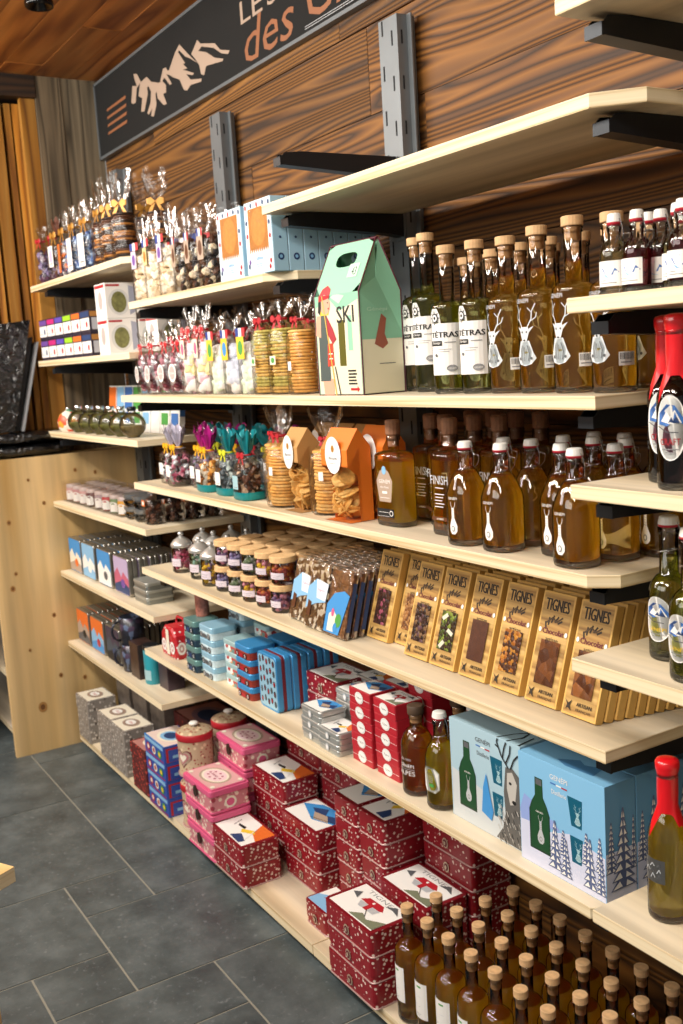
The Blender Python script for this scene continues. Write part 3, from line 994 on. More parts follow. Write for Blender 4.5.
def bulb(A, cx, y0, h, m):
    """narrow engraved mark: small antlers over a swelling drop"""
    s = h
    for k in (-1, 1):
        A.line([(cx + k * .03 * s, y0 + .78 * s), (cx + k * .09 * s, y0 + .88 * s), (cx + k * .10 * s, y0 + .98 * s)], .014 * s, m)
    A.poly([(cx - .05 * s, y0 + .80 * s), (cx + .05 * s, y0 + .80 * s), (cx + .055 * s, y0 + .50 * s), (cx + .16 * s, y0 + .25 * s), (cx + .15 * s, y0 + .10 * s), (cx + .07 * s, y0), (cx - .07 * s, y0), (cx - .15 * s, y0 + .10 * s), (cx - .16 * s, y0 + .25 * s), (cx - .055 * s, y0 + .50 * s)], m)
    for k in range(4):
        A.line([(cx - .04 * s, y0 + (.74 - k * .07) * s), (cx + .04 * s, y0 + (.72 - k * .07) * s)], .01 * s, midgrey)
    A.ell(cx, y0 + .17 * s, .07 * s, .09 * s, grey, 12)
    A.ell(cx, y0 + .17 * s, .045 * s, .06 * s, m, 12)

# tall cylinder bottles with a white printed label
def tetras_art(z0, r):
    A = Art()
    label_curve(A, -.031, z0, .031, z0 + .093, white, 8)
    A.poly([(-.031, z0 + .093), (-.031, z0 + .112), (-.024, z0 + .120), (-.012, z0 + .120), (-.006, z0 + .108), (-.004, z0 + .093)], white)
    cx, cy = -.018, z0 + .103
    A.ell(cx, cy, .0085, .0085, black, 16); A.ell(cx, cy, .0062, .0062, white, 16); A.ell(cx, cy, .003, .003, black, 10)
    for k in range(8):
        a = k * math.pi / 4
        A.line([(cx + .0085 * math.cos(a), cy + .0085 * math.sin(a)), (cx + .0125 * math.cos(a), cy + .0125 * math.sin(a))], .0016, black)
    A.text('TÉTRAS', .000, z0 + .074, .0125, black, .055, bold=.0005)
    A.rect(-.030, z0 + .053, -.003, z0 + .062, black, 3)
    A.text('Génépi', -.016, z0 + .0577, .0055, white, .02)
    A.rect(.002, z0 + .058, .022, z0 + .0595, grey, 2)
    A.rect(-.012, z0 + .046, .014, z0 + .0468, grey, 2); A.rect(-.012, z0 + .042, .010, z0 + .0428, grey, 2)
    A.ell(-.016, z0 + .036, .003, .003, midgrey, 8)
    A.ell(.014, z0 + .012, .010, .006, grey, 14)
    A.text('GÉNÉPI', .014, z0 + .012, .004, white, .014)
    return A
def tet(Hn, r=.0315):
    k = Hn - .0155
    zs = .155 * Hn / .27
    A = tetras_art(.036 + (Hn - .27) * .5, r)
    return bottle('liqueur_bottle', r, zs, zs + .016, .0142, k, olive, zs + .012 if Hn < .28 else zs + .03, 'cork', [('label', A, cyl(r, .5))], pw=3)
K = tet(.267)
for x, y, l in ((-1.527, 1.172, 'shorter olive bottle with white snowflake label, left of its shorter twin'), (-1.452, 1.178, 'shorter olive bottle with white snowflake label, right beside the stag bottles')):
    K.put(x, y, S2, random.uniform(-5, 5), l, 'white-labelled bottles on the cork-topped bottle shelf')
K = tet(.305)
for x, y, l in ((-1.722, 1.246, 'taller green-gold bottle with white snowflake label, touching the green bottle carrier'), (-1.652, 1.220, 'taller green-gold bottle with white snowflake label, second from the green carrier')):
    K.put(x, y, S2, random.uniform(-5, 5), l, 'white-labelled bottles on the cork-topped bottle shelf')
gr = .0345
eng = P('engraved_white', 'cdd3d6', .5)
A = Art(); stag(A, -.004, .046, .104, eng); A.text('GENÉPI', -.008, .154, .0085, eng, .028)
B = Art(); barcode(B, 0, .052, .028, .021)
K = bottle('liqueur_bottle', gr, .158, .174, .0145, .259, amber, .205, 'cork', [('engraving', A, cyl(gr, 0.1)), ('barcode_label', B, cyl(gr, 1.35))], pw=3)
KG = K
front_row = ((-1.375, 1.183, .96), (-1.298, 1.184, .985), (-1.216, 1.184, 1.0))
for i, (x, y, s_) in enumerate(front_row):
    K.put(x, y, S2, random.uniform(-5, 5), ['amber cork-topped bottle with white stag, leftmost of three in front', 'amber cork-topped bottle with white stag, middle of three in front', 'tallest amber cork-topped bottle with white stag, by the end of the long shelf'][i], 'amber cork-topped stag bottles', sc_=(1, 1, s_))
names2 = []
for j in range(3):
    for i in range(9):
        x = -1.70 + i * .0765 + (j % 2) * .01
        y = 1.296 + j * .072
        if x > -1.10 or y > 1.41 or (i == 0 and j == 0): continue
        K.put(x, y, S2, random.uniform(-8, 8), 'amber cork-topped bottle, %s from the left in the %s, upper bottle shelf' % (ORD[i], ROW[j + 1]), 'amber cork-topped stag bottles', sc_=(1, 1, random.uniform(.95, 1.0) * (.97 if i < 4 else 1)))
K.put(-1.135, 1.186, S2, 0, 'amber cork-topped bottle half hidden by the small syrup bottles shelf', 'amber cork-topped stag bottles', sc_=(1, 1, .98))

# small white-capped syrup bottles
def syr(liq):
    A = Art(); label_curve(A, -.0185, .012, .0185, .046, white)
    A.poly([(-.016, .030), (-.008, .037), (.002, .040), (.010, .036), (.016, .030), (.006, .027), (-.004, .029)], blue)
    A.poly([(-.015, .022), (-.004, .028), (.008, .022), (.0, .0235)], skyb)
    A.rect(-.013, .016, .012, .0168, midgrey, 3); A.rect(-.012, .0195, -.002, .0203, grey, 2)
    return bottle('syrup_bottle', .0205, .052, .075, .0088, .094, liq, .058, 'swing', [('label', A, cyl(.0205, .25))], seg=22)
K1, K2 = syr(paleliq), syr(redliq)
for i, (x, y, kk, l) in enumerate(((-1.032, 1.083, K1, 'small swing-top bottle of pale syrup at the left end of its shelf'), (-.996, 1.088, K2, 'small swing-top bottle of dark red syrup, second from the left end'),
                                  (-.988, 1.125, K2, 'small swing-top bottle of dark red syrup set behind the second'), (-.935, 1.098, K1, 'small swing-top bottle of pale syrup between two red ones'),
                                  (-.905, 1.072, K2, 'small swing-top bottle of dark red syrup, rightmost in the photo'), (-.925, 1.14, K2, 'small swing-top bottle of dark red syrup behind the rightmost one'),
                                  (-1.015, 1.13, K1, 'small swing-top bottle of pale syrup hidden behind the leftmost one'))):
    kk.put(x, y, RB, random.uniform(-6, 6), l, 'small syrup bottles')
for i in range(4):
    (K1, K2)[i % 2].put(-1.0 + .046 * i, 1.185, RB, 0, 'small swing-top syrup bottle, %s from the left in the back row' % ORD[i], 'small syrup bottles')

# swing-top bottles of amber liqueur
A = Art(); bulb(A, -.005, .022, .060, white); A.text('GENÉPI', -.005, .088, .006, white, .022)
def swingb(liq, nm='swing_top_bottle'):
    return bottle(nm, .0345, .092, .140, .0125, .172, liq, .132, 'swing', [('engraving', A, cyl(.0352, .15))], pw=1.25, sq=2.7, seg=32, base=.012)
KS = swingb(amber)
for i, (x, y) in enumerate(((-1.463, 1.147), (-1.368, 1.150), (-1.262, 1.190), (-1.182, 1.143), (-1.172, 1.222))):
    KS.put(x, y, S3, random.uniform(-4, 4), ['amber swing-top bottle next to the square cork bottle, front row', 'amber swing-top bottle second in the front row, standing apart', 'amber swing-top bottle set back between the second and the frontmost one', 'frontmost amber swing-top bottle, near the cut corner of the shelf', 'amber swing-top bottle behind the frontmost one, by the shelf end'][i], 'amber swing-top bottles')
for j in range(4):
    for i in range(6):
        x = -1.445 + i * .0745 + j * .004
        y = 1.222 + j * .0725
        if (j == 0 and i > 1) or (j > 0 and x < -1.43) or x > -1.12 or y > 1.41: continue
        KS.put(x, y, S3, random.uniform(-5, 5), 'amber swing-top bottle, %s from the left in the %s' % (ORD[i], ROW[j + 1]), 'amber swing-top bottles')

# wide amber bottle, square amber bottle, both with brown cork
A = Art()
A.poly([(-.019, .052), (.019, .052), (.026, .095), (.014, .115), (.0, .122), (-.014, .115), (-.026, .095)], tan)
A.text('GÉNÉPI', 0, .095, .009, white, .036); A.text('des Alpes', 0, .082, .006, white, .028)
A.ell(0, .117, .007, .009, skyb, 12); A.rect(-.008, .069, .008, .074, white); A.rect(-.015, .06, .015, .061, white)
A.rect(-.028, .020, .028, .038, black); A.rect(-.026, .022, .012, .0225, white); A.rect(-.022, .030, .010, .0307, white); A.ell(.019, .029, .006, .006, white, 10); A.ell(.019, .029, .0045, .0045, black, 10)
KW = bottle('flask_bottle', .046, .140, .156, .0125, .186, honey, .135, 'plug', [('label', A, lambda u, v, l: (u, -.0285 - l, v))], sy=.6, sq=3.6, pw=3.4)
KW.put(-1.737, 1.178, S3, 4, 'wide flat amber bottle with brown cork and shield label, beside the biscuit bags')
A = Art()
A.text('FINISH', 0, .108, .017, eng, .050); A.rect(-.012, .092, .012, .0935, white)
for k in range(5): A.rect(-.014 + .002 * (k % 2), .080 - k * .006, .014 - .003 * (k % 3), .0815 - k * .006, white)
A.rect(-.024, .030, .024, .037, P('brown_print', '5b3315', .5)); A.text('AMBRÉ', 0, .0335, .004, white, .02)
KQ = bottle('square_bottle', .031, .150, .162, .0125, .192, amber, .145, 'plug', [('label', A, lambda u, v, l: (u, -.0312 - l, v))], sq=7, pw=3.4, seg=36)
KQ.put(-1.563, 1.190, S3, 3, 'square amber bottle with white lettering and brown cork', 'square brown-corked bottles')
for i, (x, y) in enumerate(((-1.72, 1.262), (-1.655, 1.25), (-1.585, 1.268), (-1.515, 1.272), (-1.62, 1.345), (-1.55, 1.345), (-1.48, 1.345), (-1.69, 1.345))):
    KQ.put(x, y, S3, random.uniform(-4, 4), 'brown-corked amber bottle behind the square bottle, %s' % ['at the far left behind the flat one', 'second from the left', 'directly behind it', 'behind the first swing-top bottle', 'in the third row, second', 'in the third row, third', 'in the third row, rightmost', 'in the third row, leftmost'][i], 'square brown-corked bottles')

# dark bottles with red wax, oval mountain label
def oval_art(w_, h_, zc, c2, word, wm):
    A = Art()
    A.ell(0, zc, w_, h_, white, 28)
    A.poly([(-w_ * .8, zc + h_ * .1), (-w_ * .75, zc + h_ * .45), (-w_ * .2, zc + h_ * .72), (w_ * .3, zc + h_ * .68), (w_ * .8, zc + h_ * .3), (w_ * .85, zc + .1 * h_), (w_ * .3, zc + h_ * .2), (-w_ * .2, zc + h_ * .05)], c2)
    A.poly([(-w_ * .6, zc + h_ * .2), (-w_ * .2, zc + h_ * .5), (0, zc + h_ * .35), (w_ * .3, zc + h_ * .55), (w_ * .7, zc + h_ * .15), (0, zc + h_ * .12)], white)
    A.poly([(-w_ * .1, zc + h_ * .16), (w_ * .1, zc + h_ * .33), (w_ * .2, zc + h_ * .22), (w_ * .4, zc + h_ * .36), (w_ * .6, zc + h_ * .14)], P('navy_print', '27406e', .5))
    A.line([(-w_ * .85, zc + h_ * .05), (-w_ * .2, zc - h_ * .12), (w_ * .5, zc - h_ * .14)], .0012, midgrey)
    A.text(word, 0, zc - h_ * .42, h_ * .2, wm, w_ * 1.25)
    A.rect(-w_ * .5, zc - h_ * .66, w_ * .5, zc - h_ * .63, grey, 2); A.rect(-w_ * .3, zc - h_ * .76, w_ * .3, zc - h_ * .73, grey, 2)
    return A
A = oval_art(.021, .043, .083, blue, 'CRAFT', red)
KD = bottle('wine_bottle', .0265, .118, .145, .0125, .212, darkliq, .175, 'wax', [('label', A, cyl(.0265, .35))], pw=1.8)
for x, y, l in ((-.984, 1.128, 'dark bottle with dripping red wax and oval mountain label, left one'), (-.925, 1.080, 'dark bottle with dripping red wax and oval mountain label, right one'), ):
    KD.put(x, y, RC, 0, l, 'dark red-wax bottles')
for i, (x, y) in enumerate(((-.93, 1.17), (-.87, 1.14), (-.95, 1.22))):
    KD.put(x, y, RC, 0, 'dark red-wax bottle standing behind the two front ones, %s' % ['left', 'right', 'farthest back'][i], 'dark red-wax bottles')
A = oval_art(.024, .033, .062, blue, 'GENÉPI', yellow)
KO = bottle('swing_top_bottle', .0295, .095, .125, .0135, .192, olive, .150, 'swing', [('label', A, cyl(.0295, .05))], pw=1.8)
for x, y, l in ((-.990, 1.135, 'olive swing-top bottle with oval mountain label on the right-hand shelf'), (-.905, 1.080, 'olive swing-top bottle cut by the right edge of the photo'), (-.945, 1.20, 'olive swing-top bottle standing behind the one with the oval label')):
    KO.put(x, y, RD, 0, l, 'olive swing-top bottles on the right')
A = Art(); A.rect(-.020, .062, .020, .098, P('pewter', '8f9090', .35, .9), 8)
for k in range(9):
    A.line([(-.014 + (k % 3) * .011, .068 + (k // 3) * .009), (-.010 + (k % 3) * .011, .076 + (k // 3) * .008), (-.004 + (k % 3) * .009, .070 + (k // 3) * .009)], .0014, silver if k % 2 else midgrey)
KX = bottle('wax_sealed_bottle', .0305, .118, .165, .0135, .226, honey, .168, 'wax', [('pewter_label', A, cyl(.0305, -.1))], pw=1.7)
KX.put(-.975, 1.108, RE, 0, 'yellow liqueur bottle sealed with bright red wax, pewter label, alone on its shelf')

# four yellow bottles on the small tin shelf
A = Art()
A.text('GÉNÉPI', 0, .066, .009, white, .038); A.text('de nos', 0, .080, .007, silver, .026); A.text('ALPES', 0, .050, .010, white, .042)
A.rect(-.02, .058, .02, .0588, silver, 5)
KJ = bottle('round_bottle', .0345, .098, .140, .0135, .168, amber, .130, 'darkcap', [('engraving', A, cyl(.0345, .15))], pw=1.9)
KJ.put(-1.668, 1.150, S5, 0, 'round amber bottle with dark cap and white lettering, beside the red stacks', 'dark-capped round bottles')
KJ.put(-1.648, 1.245, S5, 10, 'round amber bottle with dark cap behind the yellow swing-top one', 'dark-capped round bottles')
A = Art(); A.poly([(-.022, .044), (-.012, .036), (.012, .036), (.022, .044), (.022, .078), (.012, .088), (-.012, .088), (-.022, .078)], P('hexagon_frame', 'c9cbb6', .5))
A.poly([(-.020, .045), (-.011, .038), (.011, .038), (.020, .045), (.020, .077), (.011, .086), (-.011, .086), (-.020, .077)], white)
A.rect(-.010, .074, .010, .075, grey); A.ell(.004, .052, .007, .004, green, 8)
for k in range(4): A.rect(-.010, .058 + k * .004, .008, .0588 + k * .004, silver)
KY = bottle('swing_top_bottle', .0330, .100, .138, .0135, .180, gold, .135, 'swing', [('label', A, cyl(.0330, .1))], pw=1.7)
KY.put(-1.583, 1.148, S5, 0, 'bright yellow swing-top bottle with white hexagonal label')
A = Art(); A.rect(-.026, .045, .026, .085, offwhite, 8); A.rect(-.02, .05, .02, .0515, green, 6); A.rect(-.018, .07, .018, .072, midgrey, 5); A.ell(0, .061, .008, .006, olive and green, 10)
KZ = bottle('swing_top_bottle', .0305, .100, .138, .0135, .180, honey, .135, 'swing', [('label', A, cyl(.0305, .1))], pw=1.7)
KZ.put(-1.572, 1.226, S5, 0, 'yellow swing-top bottle with cream label, between its neighbours and the gift box')

# slim cork-topped bottles standing on the bottom board
A = Art(); label_curve(A, -.022, .050, .022, .132, white, 6)
A.rect(-.004, .121, .008, .125, green, 2); A.rect(-.002, .100, .008, .1008, silver); A.rect(-.012, .078, .004, .079, grey); A.rect(-.010, .060, .006, .061, grey); A.rect(-.010, .057, .004, .058, grey)
KB = bottle('slim_bottle', .0325, .158, .183, .0118, .247, honey, .172, 'cork', [('label', A, cyl(.0325, -.05))], pw=2.2, seg=26)
NB = 0
for j in range(4):
    for i in range(10):
        x = -1.725 + i * .0735 + j * .004
        y = 1.140 + j * .0755
        if x > -1.02: continue
        if j == 0 and i > 7: continue
        if (j >= 2 and i == 0) or (j >= 2 and i >= 9) or (j == 1 and i >= 9) or (j == 0 and i >= 8): continue
        KB.put(x, y, BOT, random.uniform(-10, 10), 'slim cork-topped golden bottle near the floor, %s from the left in the %s' % (ORD[i], ROW[j]), 'slim golden bottles on the bottom board')
KR = bottle('wax_sealed_bottle', .030, .118, .165, .0135, .226, amber, .168, 'wax', [], pw=1.7)
for i, (x, y) in enumerate(((-1.085, 1.155), (-1.00, 1.235), (-.99, 1.155))):
    KR.put(x, y, BOT, 0, 'red-wax bottle near the floor, %s' % ['leftmost, right of the cork-topped ones', 'behind at the right edge', 'in the lower right corner of the photo'][i], 'red-wax bottles near the floor')

# ================================================================ TINS AND CARTONS
navy = P('navy_print', '27406e', .5)
RCm = P('red_card', 'b01f2e', .45)
def ski_art(w_, d_, v, y0=0):
    """lid print: one of four winter scenes on a white ground"""
    A = Art()
    q = lambda x, y: (x * w_ / 2 * .88, y0 + y * d_ / 2 * .86)
    A.poly([q(-1, -1), q(1, -1), q(1, 1), q(-1, 1)], white)
    if v == 0:      # jumping skier in yellow with orange sky
        A.poly([q(.1, 1), q(1, 1), q(1, -.2), q(.45, .1)], orange)
        A.poly([q(-.1, -.1), q(.35, .35), q(.55, .15), q(.1, -.3)], yellow)
        A.poly([q(-.5, .1), q(-.1, .2), q(0, .0), q(-.4, -.05)], black)
        A.poly([q(.0, -.9), q(.2, -.35), q(.75, -.6), q(.7, -.95)], navy)
        A.line([q(-.7, .4), q(-.55, -.2)], .002, midgrey)
        A.line([q(.3, .5), q(.7, -.6)], .002, white)
    elif v == 1:    # blue peaks
        A.poly([q(-1, .2), q(-.4, .9), q(.1, 1), q(1, 1), q(1, .0), q(.2, -.5)], skyd)
        A.poly([q(-.5, .3), q(0, .8), q(.3, .3), q(.8, .7), q(1, .1), q(.3, -.2)], navy)
        A.poly([q(-.2, .1), q(.4, .3), q(.8, -.1), q(.2, -.4)], tan)
        A.line([q(.0, -.4), q(.9, .1)], .002, black)
    elif v == 2:    # red cable car with letters
        A.text('TIGNES', y0 * 0, y0 + d_ * .33, d_ * .1, grey, w_ * .55)
        A.poly([q(-.45, .1), q(-.3, .45), q(.3, .5), q(.5, .2), q(.3, .05)], red)
        A.poly([q(-.4, .05), q(.45, .12), q(.4, -.25), q(-.25, -.3)], silver)
        A.poly([q(-.05, .1), q(.12, .1), q(.12, -.28), q(-.05, -.28)], red)
        A.ell(q(.0, .3)[0], q(.0, .3)[1], .004, .004, white, 8)
        A.line([q(.1, -.2), q(.45, -.75)], .002, black)
        A.poly([q(.3, .55), q(.6, .9), q(.9, .5), q(.6, .6)], midgrey)
        A.poly([q(-.9, .2), q(-.7, .5), q(-.55, .0)], midgrey)
        A.poly([q(-.1, -.95), q(.2, -.5), q(.5, -.7), q(1, -.2), q(1, -.95)], green if False else P('moss_print', '7b8068', .5))
    elif v == 3:    # red fox-like figure
        A.poly([q(-1, -.2), q(0, .4), q(1, -.1), q(1, -1), q(-1, -1)], skyb)
        A.poly([q(-.3, .1), q(.1, .5), q(.45, .2), q(.2, -.3)], maroon)
        A.line([q(-.4, -.2), q(.5, -.1)], .0025, red)
        A.poly([q(.3, .1), q(.6, .4), q(.8, -.1)], purple)
    return A
rimm = P('rim_pink', 'c8a9a5', .35, .3)
def polka_tin(v, wx=.2, dy=.122, h=.0615, body=None, rim=None, name='cookie_tin', clasp_side=0):
    body = body or polka
    t = root(name, 'tin')
    mb = MB()
    mb.prism(rr(wx - .004, dy - .004, .012, 4), 0.001, h * .30, body, smooth=False)
    mb.prism(rr(wx, dy, .013, 4), 0, .0035, rim or rimm, bev=.001)
    mb.build('body', t)
    mb = MB()
    mb.prism(rr(wx, dy, .013, 4), h * .30, h - .001, body, side=body)
    mb.prism(rr(wx - .002, dy - .002, .013, 4), h - .001, h, P('dark_red_lid', '7c121e', .35))
    mb.build('lid', t)
    mb = MB(); mb.art(ski_art(wx, dy, v), top(h)); mb.build('lid_picture', t)
    mb = MB()
    A = Art(); A.ell(0, h * .45, .011, .013, P('clasp_cream', 'cdbba2', .4, .5), 16); A.ell(0, h * .45, .0075, .0095, maroon, 14); A.ell(0, h * .45, .004, .0055, P('clasp_cream', 'cdbba2'), 10)
    mb.lathe([(.011, 0), (.011, .002), (.009, .003)], P('clasp_cream', 'cdbba2', .4, .5), 16) if False else None
    mb.art(A, lambda u, v_, l: (u, -dy / 2 - .0005 - l * 2, v_), .0006)
    mb.build('clasp', t)
    return Kind(t)
PT = [polka_tin(v) for v in range(4)]
TH = .0622
def stack(kinds, xc, yc, z0, n, h, desc, group, rz=0, jit=.003, topkind=None):
    for k in range(n):
        kk = topkind if (topkind and k == n - 1) else kinds[k % len(kinds)]
        pos = 'top' if k == n - 1 else ('bottom' if k == 0 else ORD[k] + ' from the bottom')
        kk.put(xc + random.uniform(-jit, jit) * .6, yc + random.uniform(0, jit), z0 + k * h, rz + random.uniform(-.8, .8), '%s, %s' % (desc, 'alone' if n == 1 else pos), group)
GP = 'red snow-dotted cookie tins'
def px(x0, x1): return (x0 + x1) / 2
stack([PT[1]], -2.543, 1.139, BOT, 2, TH, 'snow-dotted red cookie tin in skier-lid pair at board edge', GP, topkind=PT[0])
stack([PT[1]], -2.588, 1.302, BOT, 4, TH, 'snow-dotted red tin in stack behind the skier-lid pair', GP, topkind=PT[0])
stack([PT[0]], -2.379, 1.286, BOT, 3, TH, 'snow-dotted red cookie tin in stack with blue peaks lid', GP, topkind=PT[1])
stack([PT[2]], -1.886, 1.139, BOT, 3, TH, 'snow-dotted red cookie tin in three-high stack beside the slim bottles', GP, topkind=PT[2])
stack([PT[0]], -1.888, 1.292, BOT, 3, TH, 'snow-dotted red cookie tin in second cable-car stack, behind the front one', GP, topkind=PT[2])
stack([PT[1]], -2.178, 1.352, BOT, 5, TH, 'snow-dotted red cookie tin, end on, left of twin five-high stacks', GP, rz=90 if False else 0, topkind=None) if False else None
PTN = [polka_tin(v, .118, .17) for v in (1, 0)]
stack([PTN[0]], -2.180, 1.345, BOT, 5, TH, 'narrow snow-dotted red tin, left twin stack', GP)
stack([PTN[1]], -2.056, 1.345, BOT, 5, TH, 'narrow snow-dotted red tin, right twin stack', GP)
stack([PT[3]], -1.878, 1.422, BOT, 5, TH, 'snow-dotted red tin in wall-side stack behind the cable-car tins', GP)
stack([PT[1]], -2.372, 1.418, BOT, 5, TH, 'snow-dotted red tin in wall-side stack behind the peaks lid', GP)
stack([PT[1]], -2.60, 1.432, BOT, 5, TH, 'snow-dotted red cookie tin in wall-side stack, leftmost of its kind', GP)
SB = polka_tin(3, .108, .10, .064)
SB.put(-2.154, 1.192, BOT, 0, 'small red dotted tin with blue and red lid, alone on the bottom board', GP)

# pink tins with dark clasp, two stacks
def pink_tin():
    t = root('keepsake_tin', 'tin')
    mb = MB(); mb.prism(rr(.19, .124, .006, 2), 0, .052, pinkprint); mb.prism(rr(.196, .13, .008, 2), 0, .006, pink, bev=.001); mb.build('body', t)
    mb = MB(); mb.prism(rr(.198, .132, .010, 3), .052, .070, pink, bev=.002); mb.prism(rr(.185, .12, .010, 3), .070, .0735, pink, bev=.001); mb.build('lid', t)
    A = Art(); A.poly([(-.088, -.055), (.088, -.055), (.088, .055), (-.088, .055)], P('pink_scroll', 'd9a8a8')); A.ell(0, 0, .066, .044, tan, 24); A.ell(0, 0, .058, .037, offwhite, 24); A.ell(0, 0, .05, .031, P('pale_pink', 'ecd0d4'), 24)
    for k in range(8):
        a = k * math.pi / 4; A.ell(.032 * math.cos(a), .018 * math.sin(a), .005, .004, P('rose_print', 'a8506a'), 8)
    A.text('Sweet', 0, 0, .010, P('rose_print', 'a8506a'), .04)
    for sx in (-1, 1):
        for sy in (-1, 1): A.ell(sx * .076, sy * .045, .009, .007, offwhite, 10)
    mb = MB(); mb.art(A, top(.0735)); mb.build('lid_picture', t)
    mb = MB(); mb.prism([(.012 * math.cos(i * math.pi / 8), .0 + .018 * math.sin(i * math.pi / 8)) for i in range(16)], 0, .004, P('bronze_clasp', '4a3a32', .4, .6))
    mb.v = [Vector((v.x, -.0665 - v.z, v.y + .045)) for v in mb.v]
    mb.build('clasp', t)
    A = Art(); A.ell(0, .025, .02, .018, offwhite, 12); A.ell(0, .025, .013, .012, pink, 12)
    mb = MB(); mb.art(A, side(.0955)); mb.build('flower_print', t)
    return Kind(t)
PK = pink_tin()
stack([PK], -2.733, 1.143, BOT, 3, .0745, 'pink scroll-lid tin, stack at the board edge', 'pink keepsake tins')
stack([PK], -2.793, 1.285, BOT, 4, .0745, 'pink scroll-lid tin, taller stack behind', 'pink keepsake tins')

# round lidded canisters
def canister():
    t = root('biscuit_canister', 'canister')
    mb = MB(); mb.lathe([(.055, 0), (.058, .002), (.058, .008), (.0555, .010), (.0555, .118)], folkprint, 32); mb.lathe([(.059, 0), (.0595, .004), (.057, .009)], P('dusty_pink', 'b98a88', .4), 32); mb.build('body', t)
    mb = MB(); mb.lathe([(.0575, .116), (.059, .118), (.059, .134), (.057, .138), (.050, .142), (.030, .148), (.014, .150)], red, 32, cap1=True)
    mb.lathe([(.0565, .1385), (.050, .1425), (.030, .1485), (.014, .1505)], folkprint, 32, cap0=False); mb.build('lid', t)
    mb = MB(); mb.lathe([(.006, .150), (.006, .154), (.014, .157), (.016, .161), (.012, .165), (.003, .166)], ceram, 16); mb.build('knob', t)
    A = Art()
    hp = [(16 * math.sin(a) ** 3, 13 * math.cos(a) - 5 * math.cos(2 * a) - 2 * math.cos(3 * a) - math.cos(4 * a)) for a in [i * math.pi / 14 for i in range(28)]]
    for s_, m_ in ((.0021, maroon), (.0018, tan), (.0014, P('heart_rose', 'b5787a')), (.0009, offwhite)):
        A.poly([(x * s_, .064 + y * s_) for x, y in hp], m_)
    mb = MB(); mb.art(A, cyl(.0555, .35)); mb.build('heart_print', t)
    return Kind(t)
CN = canister()
for x, y, z, l in ((-2.925, 1.165, 0, 'round red and beige canister with heart, lower one under its twin'), (-2.925, 1.165, .168, 'round red and beige canister with white knob, upper front one'),
                   (-2.955, 1.300, 0, 'round red and beige canister at the back, lower one'), (-2.955, 1.300, .168, 'round red and beige canister at the back, upper one')):
    CN.put(x, y, BOT + z, 0, l, 'round folk-pattern canisters')

# cartons: blue, brown-red, grey
def carton(name, w_, d_, h_, body, sidem, lidm, art=None, sart=None, cat='box'):
    t = root(name, cat)
    mb = MB()
    mb.prism(rr(w_, d_, .002, 1), 0, h_, body, bev=.0008)
    if sidem:
        mb.add([(w_ / 2 + .0004, -d_ / 2 + .006, .006), (w_ / 2 + .0004, d_ / 2 - .006, .006), (w_ / 2 + .0004, d_ / 2 - .006, h_ - .006), (w_ / 2 + .0004, -d_ / 2 + .006, h_ - .006)], [(0, 1, 2, 3)], sidem)
    mb.build('carton', t)
    if art:
        mb = MB(); mb.art(art, top(h_)); mb.build('top_picture', t)
    if sart:
        mb = MB(); mb.art(sart, front(-d_ / 2)); mb.build('front_picture', t)
    return Kind(t)
A = Art(); A.rect(-.082, -.055, .082, .055, P('pale_rose', 'e3cfc6')); A.ell(0, 0, .06, .042, offwhite, 22); A.ell(0, 0, .045, .032, skyb, 20); A.ell(0, .002, .032, .022, navy, 18)
A.rect(-.085, -.06, .085, -.056, skyd)
B = Art(); B.rect(-.08, .045, .08, .058, skyb); B.rect(-.08, .004, .08, .008, red)
for k in range(3): B.ell(-.05 + k * .05, .026, .016, .014, (red, offwhite, green)[k], 10); B.ell(-.05 + k * .05, .026, .009, .008, (offwhite, red, yellow)[k], 8)
cobalt = P('cobalt_card', '2f4fa8', .4)
KBX = carton('blue_carton', .17, .12, .0595, cobalt, None, None, A, B)
for k in range(4):
    o = KBX.put(-3.095, 1.148, BOT + .060 * k, random.uniform(-1, 1), 'cobalt blue and red carton beside the canister, %s of four' % ['bottom', 'second from bottom', 'third from bottom', 'top'][k], 'cobalt cartons')
mbx = MB()
A = Art(); A.rect(-.052, .005, .052, .052, RCm); A.rect(-.044, .006, .044, .046, cobalt); A.rect(-.030, .016, .030, .026, skyb)
mbx.art(A, side(.085)); sp1 = mbx.build('side_picture', KBX.o)
for o in [x for x in bpy.data.objects if x.name.startswith('blue_carton.') and x.parent is None]:
    c = sp1.copy(); COL.objects.link(c); c.parent = o
A = Art(); A.rect(-.06, -.055, .06, .055, P('dull_rose', 'b77f78')); A.ell(0, 0, .04, .035, offwhite, 16)
KBR = carton('brown_carton', .14, .12, .0405, brownprint, None, None, A)
stack([KBR], -3.275, 1.150, BOT, 4, .041, 'brown and red patterned carton left of the cobalt cartons', 'brown patterned cartons')
KBF = carton('flat_gift_tin', .28, .17, .055, brownprint, None, None, None)
A = Art(); A.rect(-.13, -.078, .13, .078, P('dull_rose', 'b77f78')); A.ell(0, 0, .10, .06, P('mauve_print', '8c6f80'), 24); A.ell(0, 0, .07, .042, navy, 20)
mb = MB(); mb.art(A, top(.055)); mb.build('lid_picture', KBF.o)
stack([KBF], -3.235, 1.355, BOT, 4, .0555, 'large flat rose tin in the stack behind the cobalt cartons', 'flat rose tins')
A = Art(); A.rect(-.066, -.052, .066, .052, offwhite); A.ell(0, 0, .045, .03, P('taupe_print', '9a8577'), 18); A.ell(-.005, 0, .028, .018, white, 14); A.text('Noël', 0, 0, .012, red, .03)
KGR = carton('grey_carton', .145, .115, .0575, greyprint, None, None, A)
stack([KGR], -3.905, 1.150, BOT, 3, .058, 'grey patterned carton in the stack touching the end panel', 'grey patterned cartons')
